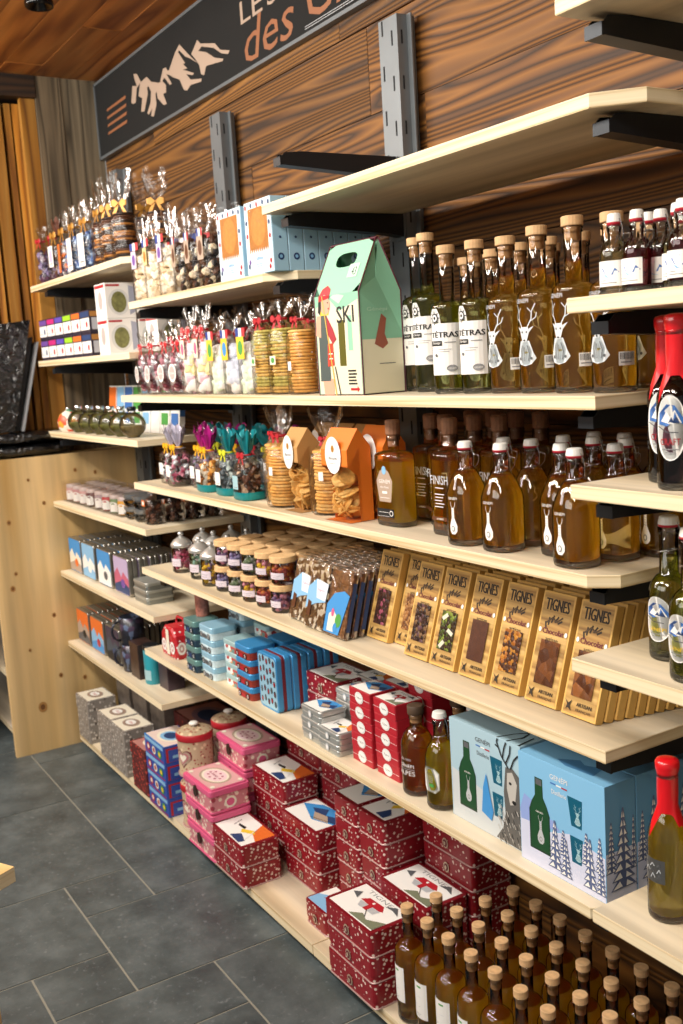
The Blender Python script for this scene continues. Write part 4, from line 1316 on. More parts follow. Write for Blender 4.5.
stack([KGR], -3.640, 1.150, BOT, 3, .058, 'grey patterned carton with pale lid, in the middle front stack', 'grey patterned cartons')
stack([KGR], -3.490, 1.150, BOT, 3, .058, 'grey patterned carton with pale lid, in the right front stack', 'grey patterned cartons')
KGD = carton('grey_carton', .145, .12, .0575, P('taupe_card', '6e655e', .5, noise=.25, nscale=40), None, None, None)
stack([KGD], -3.80, 1.29, BOT, 5, .058, 'dark taupe carton in the rear left stack by the end panel', 'taupe cartons')
stack([KGD], -3.62, 1.29, BOT, 4, .058, 'dark taupe carton in the rear middle stack', 'taupe cartons')
stack([KGD], -3.46, 1.30, BOT, 4, .058, 'dark taupe carton in the rear right stack', 'taupe cartons')

# ---------------------------------------------------------------- small tin shelf
def small_tin(name, w_, d_, h_, base, lid, art_front=None, rim=None, r_=.014):
    t = root(name, 'tin')
    mb = MB(); mb.prism(rr(w_ - .002, d_ - .002, r_, 4), 0, h_ * .55, base, bev=.0015); mb.build('body', t)
    mb = MB(); mb.prism(rr(w_, d_, r_, 4), h_ * .55, h_, lid, bev=.002); mb.build('lid', t)
    if art_front:
        mb = MB(); mb.art(art_front, front(-d_ / 2)); mb.build('wheel_print', t)
    return Kind(t)
def wheel_art(w_, h_, c):
    A = Art()
    for sx in (-.26, .26):
        A.ell(w_ * sx, h_ * .45, h_ * .36, h_ * .38, black, 16); A.ell(w_ * sx, h_ * .45, h_ * .22, h_ * .24, silver, 14); A.ell(w_ * sx, h_ * .45, h_ * .1, h_ * .11, c, 8)
    A.rect(-w_ * .12, h_ * .2, w_ * .12, h_ * .7, c)
    return A
teal = P('teal_tin', '6f9a98', .3, .3); ltblue = P('light_blue_tin', '9ac9e2', .3, .2); azure = P('azure_tin', '3f93cf', .3, .2)
KN = small_tin('stacking_tin', .085, .085, .039, navyprint, teal, wheel_art(.085, .024, navy))
stack([KN], -2.785, 1.160, S5, 4, .0395, 'dark teal tin with wheel print, front stack by the holdall', 'dark teal stacking tins', jit=.002)
stack([KN], -2.80, 1.262, S5, 3, .0395, 'dark teal round-cornered tin in the stack behind', 'dark teal stacking tins', jit=.002)
KL = small_tin('stacking_tin', .095, .085, .039, P('pale_scene', 'c7dbe2', .35, noise=.25, nscale=60), ltblue, wheel_art(.095, .024, midgrey))
stack([KL], -2.682, 1.168, S5, 4, .0395, 'light blue round-cornered tin, front stack', 'light blue stacking tins', jit=.002)
stack([KL], -2.69, 1.268, S5, 5, .0395, 'light blue round-cornered tin in the stack behind', 'light blue stacking tins', jit=.002)
mosaic = mottled('mosaic_print', ['e8efe9', 'b7d7df', 'd9a06a', 'e8efe9', '6f8f8a', 'b6403a', 'cfe3ea'], 70, .4, 0)
KM = small_tin('stacking_tin', .09, .075, .033, mosaic, P('pale_teal', 'a9c9cc', .3, .2), None)
stack([KM], -2.568, 1.185, S5, 4, .0335, 'pale mosaic-pattern tin between the light blue and azure stacks', 'pale mosaic tins', jit=.002)
stack([KM], -2.55, 1.275, S5, 5, .0335, 'pale mosaic-pattern tin in the rear stack', 'pale mosaic tins', jit=.002)
KA = small_tin('stacking_tin', .095, .085, .037, P('brick_print', '8a3226', .4, noise=.3, nscale=60), azure, wheel_art(.095, .022, RCm))
stack([KA], -2.452, 1.172, S5, 4, .0375, 'azure-lidded brick red tin, front stack', 'azure-lidded tins', jit=.002)
stack([KA], -2.44, 1.268, S5, 4, .0375, 'azure-lidded brick red tin in the stack behind', 'azure-lidded tins', jit=.002)
# tall blue printed cases standing on edge
def case():
    t = root('printed_case', 'case')
    mb = MB()
    for y0, y1, m_ in ((0, .016, azure), (.016, .026, maroon), (.026, .042, azure)):
        b = MB(); b.prism(rr(.105, .150, .012, 4), y0, y1, m_, bev=.0015)
        mb.add([(v.x, v.z, v.y + .075) for v in b.v], b.f, m_)
    mb.build('shell', t)
    A = Art(); A.poly(rr(.095, .138, .01, 3, 0, .075), ltblue)
    for i in range(5):
        for j in range(5):
            x, z = -.037 + i * .0185, .022 + j * .027 + (i % 2) * .006
            A.ell(x, z, .0055, .009, black, 8); A.ell(x, z, .0032, .006, (red, midgrey, maroon)[(i + j) % 3], 6)
    mb = MB(); mb.art(A, front(0)); mb.build('pattern', t)
    return Kind(t)
KC = case()
for k in range(4):
    KC.put(-2.325 + .004 * k, 1.142 + .046 * k, S5, 0, 'light blue case standing on edge printed with small figures, %s of four' % ['frontmost', 'second', 'third', 'rearmost'][k], 'blue printed cases')
PT3 = polka_tin(2, .155, .118, .052)
stack([PT3], -2.185, 1.275, S5, 2, .0525, 'snow-dotted red tin on the small tin shelf beside the blue cases', 'red dotted tins among small tins')
stack([PT3], -2.02, 1.40, S5, 2, .0525, 'snow-dotted red tin at the back of the small tin shelf', 'red dotted tins among small tins')
def metal_tin(v):
    t = root('hinged_metal_tin', 'tin')
    mt = P('brushed_tin', 'b9bdbb', .35, .6)
    mb = MB(); mb.prism(rr(.094, .072, .008, 3), 0, .013, mt, bev=.001); mb.build('body', t)
    mb = MB(); mb.prism(rr(.096, .074, .008, 3), .0138, .0265, mt, bev=.002); mb.build('lid', t)
    mb = MB(); mb.art(ski_art(.094, .072, v), top(.0265)); mb.build('lid_picture', t)
    A = Art(); A.ell(0, .013, .008, .009, silver, 14); A.ell(0, .013, .005, .006, white, 12)
    mb = MB(); mb.art(A, front(-.0375), .0005); mb.build('clasp', t)
    return Kind(t)
MT = [metal_tin(v) for v in (0, 1, 3)]
stack([MT[1]], -2.058, 1.150, S5, 3, .0272, 'flat silver hinged tin in front stack left of the skier-lid pair', 'silver hinged tins', topkind=MT[1])
stack([MT[0]], -1.972, 1.145, S5, 2, .0272, 'flat silver hinged tin with skier lid nearest the shelf edge', 'silver hinged tins', topkind=MT[0])
stack([MT[1]], -2.035, 1.238, S5, 4, .0272, 'flat silver hinged tin in the four-high middle stack', 'silver hinged tins')
stack([MT[2]], -1.93, 1.25, S5, 3, .0272, 'flat silver hinged tin in the rear right stack', 'silver hinged tins')
stack([MT[0]], -2.09, 1.33, S5, 4, .0272, 'flat silver hinged tin in the rear left stack', 'silver hinged tins')
A = Art()
A.rect(-.042, .015, .042, .0158, white); A.ell(0, .0165, .017, .0135, white, 20); A.ell(0, .0165, .0155, .012, silver, 20); A.ell(0, .0165, .0142, .0108, white, 20); A.text('Tignes', 0, .0165, .0055, midgrey, .02)
def red_box(v):
    K = carton('red_sweet_box', .085, .072, .0335, RCm, None, None, None, A)
    mb = MB(); mb.art(ski_art(.088, .074, v), top(.0335)); mb.build('lid_picture', K.o)
    return K
RB_ = [red_box(1), red_box(2), red_box(0)]
stack([RB_[0]], -1.862, 1.170, S5, 5, .0342, 'small red box with white oval, left front five-high stack', 'small red boxes with ovals', jit=.0015)
stack([RB_[1]], -1.765, 1.172, S5, 5, .0342, 'small red box with white oval, right front five-high stack', 'small red boxes with ovals', jit=.0015)
stack([RB_[2]], -1.845, 1.252, S5, 5, .0342, 'small red box with white oval, left rear stack', 'small red boxes with ovals', jit=.0015)
stack([RB_[0]], -1.748, 1.254, S5, 6, .0342, 'small red box with white oval, right rear stack', 'small red boxes with ovals', jit=.0015)
# red and white toy-like holdall at the left end
t = root('red_holdall_box', 'box'); t['label'] = 'red and white bag-shaped box with wheel roundels at the left shelf end'
rdot = dots('red_white_retro', 'b8202c', 'efe0dc', 60, .2, .4)
mb = MB(); b = MB(); b.prism([(-.055, 0), (.055, 0), (.062, .02), (.055, .075), (.03, .098), (-.03, .098), (-.055, .075), (-.062, .02)], -.045, .045, rdot, bev=.006)
mb.add([(v.x, v.z, v.y) for v in b.v], b.f, rdot); mb.build('body', t)
A = Art()
for sx in (-.034, .034): A.ell(sx, .036, .018, .02, white, 16); A.ell(sx, .036, .011, .013, P('dull_pink', 'c79a96'), 12); A.ell(sx, .036, .005, .006, white, 8)
A.rect(-.012, .01, .012, .09, offwhite)
mb = MB(); mb.art(A, front(-.0455)); mb.build('roundels', t)
mb = MB(); mb.art(A, side(.0625) if False else (lambda u, v, l: (.0625 + l, u * .8, v))); mb.build('roundels', t)
mb = MB(); mb.tube([(-.03, 0, .095), (-.03, 0, .11), (-.02, 0, .12), (.02, 0, .12), (.03, 0, .11), (.03, 0, .095)], .004, red); mb.build('handle', t)
Kind(t).put(-2.975, 1.17, S5, 0, t['label'])
t = root('patterned_tube', 'tube'); mb = MB(); mb.lathe([(.02, 0), (.021, .002), (.021, .1), (.02, .102)], P('copper_pattern', 'a8685a', .4, noise=.4, nscale=90), 16); mb.build('sleeve', t)
mb = MB(); mb.lathe([(.022, .1), (.022, .112), (.019, .114)], tin_m, 16); mb.build('cap', t)
Kind(t).put(-2.80, 1.235 - .06, S5 + .1585, 0, 'coppery patterned tube standing on top of the dark teal tins')

# gift boxes
def gift(v):
    t = root('gift_box', 'box')
    W2, D2, H2 = .205, .068, .200
    base = P('gift_pale_blue', 'a9c6d3', .35) if v == 0 else P('gift_sky', '83bce2', .3)
    mb = MB()
    mb.prism([(-W2 / 2, -D2 / 2), (W2 / 2, -D2 / 2), (W2 / 2, D2 / 2), (-W2 / 2, D2 / 2)], 0, H2, base, bev=.001)
    mb.build('carton', t)
    bw = P('fir_blue_grey', '56648a', .5); snow = P('snow_lilac', 'cfd4ea', .5)
    bottle_sh = [(-.023, 0), (.023, 0), (.023, .072), (.017, .088), (.009, .102), (.0085, .135), (-.0085, .135), (-.009, .102), (-.017, .088), (-.023, .072)]
    A = Art()
    if v == 0:
        A.poly([(-.1, .001), (.1, .001), (.1, .06), (-.02, .085), (-.1, .10)], P('gift_grey', 'c6cdd0', .4))
    else:
        A.poly([(-.1015, .001), (.1015, .001), (.1015, .078), (.02, .09), (-.03, .075), (-.1015, .088)], snow)
        A.poly([(-.1015, .095), (-.09, .125), (-.07, .118), (-.05, .095), (-.02, .10), (0, .085), (-.1, .075)], P('far_peaks', '8fa5dc', .5))
    dk = P('window_green', '1e4a2c', .25)
    cx = -.052
    A.poly([(cx + x * 1.12, .030 + z) for x, z in bottle_sh], P('window_dark', '173424', .3))
    A.poly([(cx + x, .033 + z * .97) for x, z in bottle_sh], dk)
    A.poly([(cx - .0075, .152), (cx + .0075, .152), (cx + .0075, .163), (cx - .0075, .163)], midgrey)
    bulb(A, cx + .002, .045, .052, silver)
    A.text('GENÉPI', cx, .103, .004, white, .018)
    tq = P('glass_teal', '0f5a74', .3)
    for z in (.108, .044):
        A.poly([(.022, z + .046), (.052, z + .046), (.048, z), (.026, z)] if z < .1 else [(.018, z + .050), (.052, z + .050), (.050, z), (.026, z)], tq)
        stag(A, .041, z + .004, .036, P('pale_teal_print', '9fc4cc'))
    A.text('GENÉPI', -.002 + (.0 if v == 0 else 0), .180, .011, midgrey if v == 0 else white, .042)
    A.rect(-.022, .166, -.009, .1685, blue); A.rect(-.008, .1655, .004, .168, white); A.rect(.005, .165, .018, .1675, red)
    A.text('Distillerie', -.002, .153, .008, midgrey if v == 0 else white, .035)
    if v == 0:
        fur = P('fur_grey', '5d5b58', .6); fur2 = P('fur_light', 'b9b5ae', .6)
        A.poly([(.062, .150), (.082, .152), (.1, .140), (.1, .002), (.03, .004), (.05, .03), (.058, .06), (.055, .1)], fur)
        A.poly([(.066, .140), (.080, .145), (.092, .125), (.085, .085), (.072, .08), (.064, .11)], fur2)
        A.ell(.074, .122, .004, .003, black, 8); A.ell(.083, .088, .006, .004, black, 8)
        random.seed(3)
        for k in range(60):
            x, z = random.uniform(.035, .098), random.uniform(.006, .075)
            if z > x * 3.2 - .07 + .02: continue
            A.line([(x, z), (x + .004, z - .008)], .0014, random.choice((fur2, black, fur2)))
        for pts in ([(.070, .150), (.052, .168), (.040, .192), (.043, .199)], [(.055, .166), (.060, .185), (.066, .198)], [(.076, .150), (.086, .170), (.098, .182)], [(.064, .158), (.075, .178), (.078, .195)], [(.045, .182), (.036, .186)]):
            A.line(pts, .003, black)
        A.poly([(-.01, .04), (-.004, .09), (.006, .12), (.014, .085), (.024, .05), (.018, .03)], skyd)
    else:
        def fir(cx_, zb, h_, w_):
            n = 7
            for k in range(n):
                f0 = k / n
                ww = w_ * (1 - f0) + .002
                z0 = zb + h_ * f0
                A.poly([(cx_ - ww, z0), (cx_ + ww, z0), (cx_ + ww * .35, z0 + h_ / n * 1.25), (cx_ - ww * .35, z0 + h_ / n * 1.25)], bw)
                A.poly([(cx_ - ww * .85, z0 + .0015), (cx_ - ww * .1, z0 + .003), (cx_ - ww * .3, z0 + h_ / n * .9)], white)
                A.poly([(cx_ + ww * .2, z0 + .0015), (cx_ + ww * .75, z0 + .002), (cx_ + ww * .25, z0 + h_ / n * .8)], white)
        fir(.006, .045, .045, .011); fir(.060, .050, .055, .010); fir(.090, .048, .06, .009); fir(.068, .012, .085, .015); fir(-.014, .014, .085, .016); fir(.012, .010, .065, .013); fir(.092, .012, .06, .010)
    mb = MB(); mb.art(A, front(-D2 / 2)); mb.build('front_picture', t)
    A = Art()
    if v == 1:
        sb = P('gift_side_blue', '5a93bd', .4)
        A.rect(-.034, .001, .034, .2, sb)
        A.rect(-.034, .001, .034, .085, snow)
        for cx_, zb, h_, w_ in ((-.022, .05, .085, .012), (.028, .045, .09, .006), (.004, .018, .135, .028)):
            n = 9
            for k in range(n):
                f0 = k / n
                ww = w_ * (1 - f0) + .0015
                z0 = zb + h_ * f0
                A.poly([(cx_ - ww, z0), (cx_ + ww, z0), (cx_ + ww * .35, z0 + h_ / n * 1.25), (cx_ - ww * .35, z0 + h_ / n * 1.25)], bw)
                A.poly([(cx_ - ww * .85, z0 + .0015), (cx_ - ww * .1, z0 + .003), (cx_ - ww * .3, z0 + h_ / n * .9)], white)
                A.poly([(cx_ + ww * .2, z0 + .0015), (cx_ + ww * .75, z0 + .002), (cx_ + ww * .25, z0 + h_ / n * .8)], white)
        mb = MB(); mb.art(A, side(W2 / 2)); mb.build('side_picture', t)
        A = Art(); A.poly([(-.03, -.01), (0, .015), (.02, .005), (.05, .02), (.06, -.015), (0, -.02)], P('top_peaks', '4f86b4', .4)); mb = MB(); mb.art(A, top(H2)); mb.build('top_picture', t)
    else:
        A = Art()
        for pts in ([(.04, -.034), (.05, 0), (.07, .03)], [(.066, -.034), (.075, 0), (.068, .02)], [(.098, -.034), (.09, .01)]): A.line(pts, .003, black)
        mb = MB(); mb.art(A, top(H2)); mb.build('top_picture', t)
    return Kind(t)
G0, G1 = gift(0), gift(1)
G0.put(-1.435, 1.172, S5, 0, 'pale blue gift box with stag head, left of the sky-blue one', 'bottle gift boxes')
G1.put(-1.222, 1.161, S5, 0, 'sky-blue gift box with snowy firs, front box at the shelf end', 'bottle gift boxes')
G1.put(-1.222, 1.233, S5, 0, 'sky-blue gift box with snowy firs standing directly behind the front one', 'bottle gift boxes')
G1.put(-1.222, 1.305, S5, 0, 'sky-blue gift box with snowy firs, rearmost of its row', 'bottle gift boxes')
G0.put(-1.435, 1.245, S5, 0, 'pale blue gift box with stag head, behind its twin', 'bottle gift boxes')

# ---------------------------------------------------------------- far left shelves: picture tins
def tall_tin(cols, name='picture_tin', h_=.135, w_=.152, d_=.034):
    t = root(name, 'tin')
    mb = MB()
    b = MB(); b.prism(rr(w_, h_, .010, 3), -d_ / 2, -.001, tin_m, bev=.0025); b.prism(rr(w_ - .003, h_ - .003, .010, 3), -.002, .002, tin_dk); b.prism(rr(w_, h_, .010, 3), .001, d_ / 2, tin_m, bev=.0025)
    off = 0
    mb.mats = b.mats; mb.v = [Vector((v.x, v.z, v.y + h_ / 2)) for v in b.v]; mb.f = b.f; mb.mi = b.mi; mb.sm = b.sm
    mb.build('shell', t)
    A = Art()
    A.poly(rr(w_ - .008, h_ - .008, .008, 2, 0, h_ / 2), cols[0])
    x0, x1 = -w_ / 2 + .005, w_ / 2 - .005
    A.poly([(x0, .006), (x1, .006), (x1, h_ * .45), (x1 * .3, h_ * .62), (0, h_ * .45), (x0 * .5, h_ * .68), (x0, h_ * .5)], cols[1])
    A.poly([(x0, .006), (x1, .006), (x1, h_ * .25), (.01, h_ * .38), (x0, h_ * .22)], cols[2])
    A.ell(x1 * .2, h_ * .3, w_ * .14, h_ * .12, cols[3], 14)
    mb = MB(); mb.art(A, front(-d_ / 2)); mb.build('picture', t)
    return Kind(t)
TT = [tall_tin((skyd, offwhite, tan, orange)), tall_tin((skyb, white, skyb, white)), tall_tin((skyd, white, white, midgrey)), tall_tin((P('lilac_print', 'b9a8c9'), P('rosy_print', 'c0607a'), navy, purple))]
nm = ['with orange foreground, touching the end panel', 'with white snowfield, second from the end panel', 'with deep blue sky, third from the end panel', 'with rosy cloud and lilac sky, rightmost']
for i, x in enumerate((-4.045 + .10, -3.79, -3.60, -3.42)):
    x = (-3.948, -3.782, -3.60, -3.415)[i]
    for k in range(5):
        TT[i].put(x + .002 * k, 1.158 + k * .040, LE, 0, ('upright picture tin %s, front one' % nm[i]) if k == 0 else 'plain-sided picture tin %s from the front in the %s row of the tin shelf' % (ORD[k], ORD[i]), 'sky-blue picture tins')
KF3 = small_tin('flat_tin', .13, .10, .024, P('pewter_tin', '8e928f', .35, .7), P('pewter_lid', 'b4b6b0', .35, .6))
stack([KF3], -3.245, 1.19, LE, 3, .0245, 'flat pewter tin in the low stack right of the picture tins', 'flat pewter tins')
TO = [tall_tin((orange, tan, midgrey, black)), tall_tin((orange, skyb, skyd, red)), tall_tin((P('plum_dark', '3b3348'), P('slate_dark', '3d4a58'), black, navy))]
for i, x in enumerate((-3.945, -3.77)):
    for k in range(5):
        TO[i].put(x, 1.160 + k * .040, LF, 0, ('upright tin with orange sky picture, %s, front one' % ['beside the end panel', 'second from the end panel'][i]) if k == 0 else 'plain-sided upright tin, %s behind the orange picture tin %s' % (ORD[k - 1], ['nearest the panel', 'second from the panel'][i]), 'orange picture tins')
for i, x in enumerate((-3.595,)):
    for k in range(5):
        TO[2].put(x, 1.162 + k * .040, LF, 0, 'dark plum picture tin, %s in its row beside the dark round mug' % ORD[k], 'dark picture tins')
def mug(body, nm='mug'):
    t = root(nm, 'mug')
    mb = MB(); mb.lathe([(.034, 0), (.042, .003), (.044, .05), (.044, .098), (.041, .098), (.040, .01), (.002, .008)], body, 26); mb.build('cup', t)
    mb = MB(); mb.tube([(.043 * math.cos(-2.2), .043 * math.sin(-2.2), .085)] + [((.045 + .028 * math.sin(a)) * math.cos(-2.2), (.045 + .028 * math.sin(a)) * math.sin(-2.2), .05 + .035 * math.cos(a)) for a in [i * math.pi / 8 for i in range(1, 8)]] + [(.043 * math.cos(-2.2), .043 * math.sin(-2.2), .015)], .005, body, 8); mb.build('handle', t)
    return Kind(t)
mg = mug(mottled('dark_mug_print', ['2b2c38', '4a3d52', '353b4a', '5c6a86', '24242c'], 55, .3, 0))
mg.put(-3.455, 1.175, LF, 0, 'dark patterned mug between the plum tins and the brown packet', 'dark mugs'); mg.put(-3.455, 1.175, LF + .0995, 30, 'dark patterned mug stacked on top of the other', 'dark mugs')
K = carton('brown_packet', .085, .06, .125, P('dark_brown_packet', '3d2b26', .35, noise=.4, nscale=60), None, None); K.put(-3.36, 1.17, LF, 0, 'dark brown packet beside the teal tin'); K.o['category'] = 'packet'
t = root('teal_tin', 'tin'); mb = MB(); mb.lathe([(.033, 0), (.034, .002), (.034, .118), (.033, .12)], P('teal_print', '2c95a6', .35), 24, sy=.8); mb.build('body', t); mb = MB(); mb.lathe([(.0345, .118), (.0345, .132), (.032, .134)], blk, 24, sy=.8); mb.build('lid', t)
A = Art(); A.rect(-.02, .015, .02, .05, P('pale_teal_print', '9fc4cc'), 4); mb = MB(); mb.art(A, cyl(.034, .3, 1, .8)); mb.build('label', t)
Kind(t).put(-3.265, 1.17, LF, 0, 'teal oval tin with black lid at the right end of its shelf')
K = carton('dark_packet', .08, .06, .09, P('dark_grape_packet', '3b2c36', .35, noise=.3), None, None); K.put(-3.17, 1.20, LF, 0, 'low dark packet right of the teal tin'); K.o['category'] = 'packet'

# ================================================================ BAGS, JARS, CHOCOLATE, CARRIER
def inside(mb, kind, wd, d, h, mats, n=70, r=.009):
    """things packed in a bag or jar of size wd x d x h (half-ellipse footprint)"""
    if kind == 'discs':
        z = .004
        while z < h - .004:
            jx, jy = random.uniform(-.0025, .0025), random.uniform(-.0025, .0025)
            m_ = random.choice(mats)
            t = random.uniform(.006, .008)
            mb.lathe([(wd * .42, z), (wd * .46, z + t * .3), (wd * .45, z + t * .8), (wd * .38, z + t)], m_, 16, cx=jx, cy=jy, sy=d / wd)
            z += t + .0006
        return
    k = 0
    while k < n:
        a = random.random() * 6.283; q = math.sqrt(random.random())
        if random.random() < .6: q = 1
        x, y = q * math.cos(a) * (wd / 2 - r), q * math.sin(a) * (d / 2 - r)
        z = r + random.random() * (h - 2 * r)
        m_ = random.choice(mats)
        if kind == 'cubes':
            b = MB(); b.prism(rr(r * 1.9, r * 1.7, r * .3, 1), -r * .8, r * .8, m_, bev=r * .15)
            M4 = Matrix.Translation((x, y, z)) @ Euler((random.uniform(-.5, .5), random.uniform(-.5, .5), random.random() * 3)).to_matrix().to_4x4()
            mb.add([M4 @ v for v in b.v], b.f, m_)
        elif kind == 'coins':
            b = MB(); b.lathe([(r * 1.0, -.0025), (r * 1.15, -.001), (r * 1.15, .001), (r * .95, .003)], m_, 14)
            M4 = Matrix.Translation((x, y, z)) @ Euler((random.uniform(-1.5, 1.5), random.uniform(-.6, .6), random.random() * 3)).to_matrix().to_4x4()
            mb.add([M4 @ v for v in b.v], b.f, m_, False)
        elif kind == 'rolls':
            b = MB(); b.lathe([(r * .7, -r * 1.1), (r * .9, -r * .9), (r * .9, r * .9), (r * .7, r * 1.1)], m_, 10)
            M4 = Matrix.Translation((x, y, z)) @ Euler((random.uniform(-.4, .4), random.uniform(-.4, .4), 0)).to_matrix().to_4x4()
            mb.add([M4 @ v for v in b.v], b.f, m_, True)
        elif kind == 'balls':
            mb.blob((x, y, z), r * random.uniform(.85, 1.1), m_)
        else:
            mb.blob((x, y, z), r * random.uniform(.7, 1.3), m_, (1, .75, .6), jag=.5)
        k += 1

def wrap_surface(mb, wd, d, h, neck, fan, mat, fanw=.8, n=34, seed=0):
    rg = random.Random(seed)
    lv = [(0, .86), (.004, .97), (h * .25, 1.0), (h * .6, 1.0), (h * .85, .93), (h * .96, .6), (h + neck, .26), (h + neck + .006, .22)]
    for i in range(1, 6):
        t = i / 5
        lv.append((h + neck + .006 + fan * t, .22 + (fanw - .22) * t ** .7))
    vs = []
    ph = [rg.random() * 6 for _ in range(4)]
    for j, (z, k) in enumerate(lv):
        for i in range(n):
            a = 2 * math.pi * i / n
            c_, s_ = math.cos(a), math.sin(a)
            e = 3.0 if z < h * .9 else 2
            kk = (abs(c_) ** e + abs(s_) ** e) ** (-1 / e)
            amp = .02 if z < h * .9 else (.12 if z < h + neck + .007 else .34)
            q = 1 + amp * (math.sin(5 * a + ph[0]) * .5 + math.sin(9 * a + ph[1]) * .5) + amp * .5 * (rg.random() - .5)
            dz = fan * .25 * math.sin(4 * a + ph[2]) if j == len(lv) - 1 else 0
            dd = d if z < h + neck else min(d, wd * .5)
            vs.append((wd / 2 * k * kk * c_ * q, dd / 2 * k * kk * s_ * q, z + dz))
    L_ = len(lv)
    mb.add(vs, [(j * n + i, j * n + (i + 1) % n, (j + 1) * n + (i + 1) % n, (j + 1) * n + i) for j in range(L_ - 1) for i in range(n)] + [tuple(reversed(range(n)))], mat, True)

def bow_mesh(mb, z, w_, mat, y=0., loops=.022):
    mb.lathe([(w_, z - .003), (w_ * 1.15, z), (w_, z + .003)], mat, 12, cap0=False, cap1=False)
    for s_ in (-1, 1):
        pts = [(0, z), (s_ * loops * .55, z + loops * .45), (s_ * loops, z + loops * .3), (s_ * loops, z - loops * .25), (s_ * loops * .55, z - loops * .4), (0, z)]
        vs = [(x, y - w_ - .002 - .006 * abs(x) / loops, zz) for x, zz in pts] + [(x * .9, y - w_ - .010, zz * 1.0) for x, zz in pts]
        n = len(pts)
        mb.add(vs, [(i, i + 1, n + i + 1, n + i) for i in range(n - 1)] + [tuple(range(n)), tuple(reversed(range(n, 2 * n)))], mat)
        mb.add([(0, y - w_ - .006, z), (s_ * .007, y - w_ - .006, z), (s_ * loops * .9, y - w_ - .008, z - loops * 1.1), (s_ * loops * .5, y - w_ - .008, z - loops * 1.2)], [(0, 1, 2, 3)], mat)

def bag(name, wd, d, h, kind, mats, neck=.012, fan=.05, bow=None, fanmat=None, labels=(), n=70, r=.009, base=None, loops=.022, cat='bag', fanw=.8, seed=1):
    t = root(name, cat)
    mb = MB(); inside(mb, kind, wd * .93, d * .93, h * .93, mats, n, r)
    mb.build('contents', t, kind='stuff')
    mb = MB(); wrap_surface(mb, wd, d, h, neck, fan, film_m, fanw, seed=seed); mb.build('wrapper', t)
    if fanmat:
        mb = MB()
        b = MB(); wrap_surface(b, wd * .98, d * .98, .02, .0, fan, fanmat, fanw * .95, seed=seed + 3)
        nn = 34
        keep = [v for v in b.v]
        f = [q for q in b.f[:-1] if min(b.v[i].z for i in q) >= .018]
        mb.add([(v.x, v.y, v.z + h + neck - .02) for v in keep], f, fanmat, True)
        mb.build('ruffle', t)
    if base:
        mb = MB(); mb.lathe([(wd / 2 * .86, 0), (wd / 2 * 1.02, .004), (wd / 2 * 1.03, .022)], base, 24, sy=d / wd, sq=3, cap1=False); mb.build('base', t)
    if bow:
        mb = MB(); bow_mesh(mb, h + neck + .002, wd * .14, bow, loops=loops); mb.build('bow', t)
    for nm, A, fn in labels:
        mb = MB(); mb.art(A, fn); mb.build(nm, t)
    return Kind(t)
def card(w_, h_, z, m_, m2=None, m3=None):
    A = Art(); A.rect(-w_ / 2, z, w_ / 2, z + h_, m_)
    if m2: A.ell(0, z + h_ * .5, w_ * .33, h_ * .33, m2, 14)
    if m3: A.rect(-w_ * .35, z + h_ * .12, w_ * .35, z + h_ * .17, m3)
    return A
def ribbon(w_, z):
    A = Art(); A.rect(-w_ / 2, z, -w_ / 6, z + .022, blue if False else P('flag_blue', '26418f')); A.rect(-w_ / 6, z, w_ / 6, z + .022, white); A.rect(w_ / 6, z, w_ / 2, z + .022, P('flag_red', 'c8313a'))
    return A
def fr(d): return lambda u, v, l: (u, -d / 2 - .002 - l, v)
nougat = P('nougat_white', 'eee4d2', .6); nougat2 = P('nougat_cream', 'dcc6a4', .6)
choc = P('dark_chocolate', '2c1a12', .35); choc2 = P('milk_chocolate', '5a3520', .4); choc3 = P('nut_tan', 'b98a55', .6)
bisc = P('biscuit_gold', 'd9a04e', .7, noise=.2, nscale=120); bisc2 = P('biscuit_pale', 'e2b468', .7, noise=.15, nscale=120); bisc3 = P('biscuit_brown', 'b97a34', .7)
mm = [P('marsh_white', 'f1ede8', .7), P('marsh_pink', 'efc4d0', .7), P('marsh_yellow', 'f2e3a8', .7)]
kraft = P('kraft_paper', 'b98c52', .75); okraft = P('orange_paper', 'e0761f', .6)
gold_rib = P('gold_ribbon', 'c08a3a', .35, .3)
magenta = P('magenta_foil', 'b81e86', .3, .3); tealf = P('teal_foil', '0f8c96', .3, .3); lemon = P('lemon_ribbon', 'd8d832', .4); yel = P('yellow_ribbon', 'ecb21e', .4)
purp_c = P('purple_wrapper', '3d2a48', .3); purp_l = P('lilac_wrapper', '8c7fa8', .3)

# far left top shelf
lblA = [('label', card(.045, .075, .05, white, P('lilac_print', 'b9a8c9'), grey), fr(.062))]
B1 = bag('sweets_bag', .085, .062, .150, 'lumps', [purp_c, P('plum_wrapper', '5a3550', .3), purp_l], .015, .045, red, None, (), 60, .013, seed=2)
B1.put(-4.075, 1.175, LA, 10, 'plum-coloured sweets bag with red bow at the far left end', 'wrapped sweets on the far left top shelf')
B1.put(-3.975, 1.19, LA, -8, 'plum-coloured sweets bag with red bow, second from the far left', 'wrapped sweets on the far left top shelf')
B2 = bag('sweets_bag', .08, .062, .150, 'lumps', [P('gold_wrapper', '96642c', .3, .4), choc2, purp_l], .012, .05, gold_rib, P('brown_foil', '6b4030', .4, .2), lblA, 60, .012, loops=.03, seed=4)
B2.put(-3.875, 1.175, LA, 4, 'brown and gold sweets bag with white label and gold ribbon', 'wrapped sweets on the far left top shelf')
B3 = bag('sweets_bag', .075, .06, .150, 'lumps', [P('blue_wrapper', '4f6fae', .3), P('orange_wrapper', 'd06a22', .35), silver], .012, .06, gold_rib, None, [('label', card(.022, .10, .02, orange), fr(.06))], 60, .011, loops=.03, seed=5)
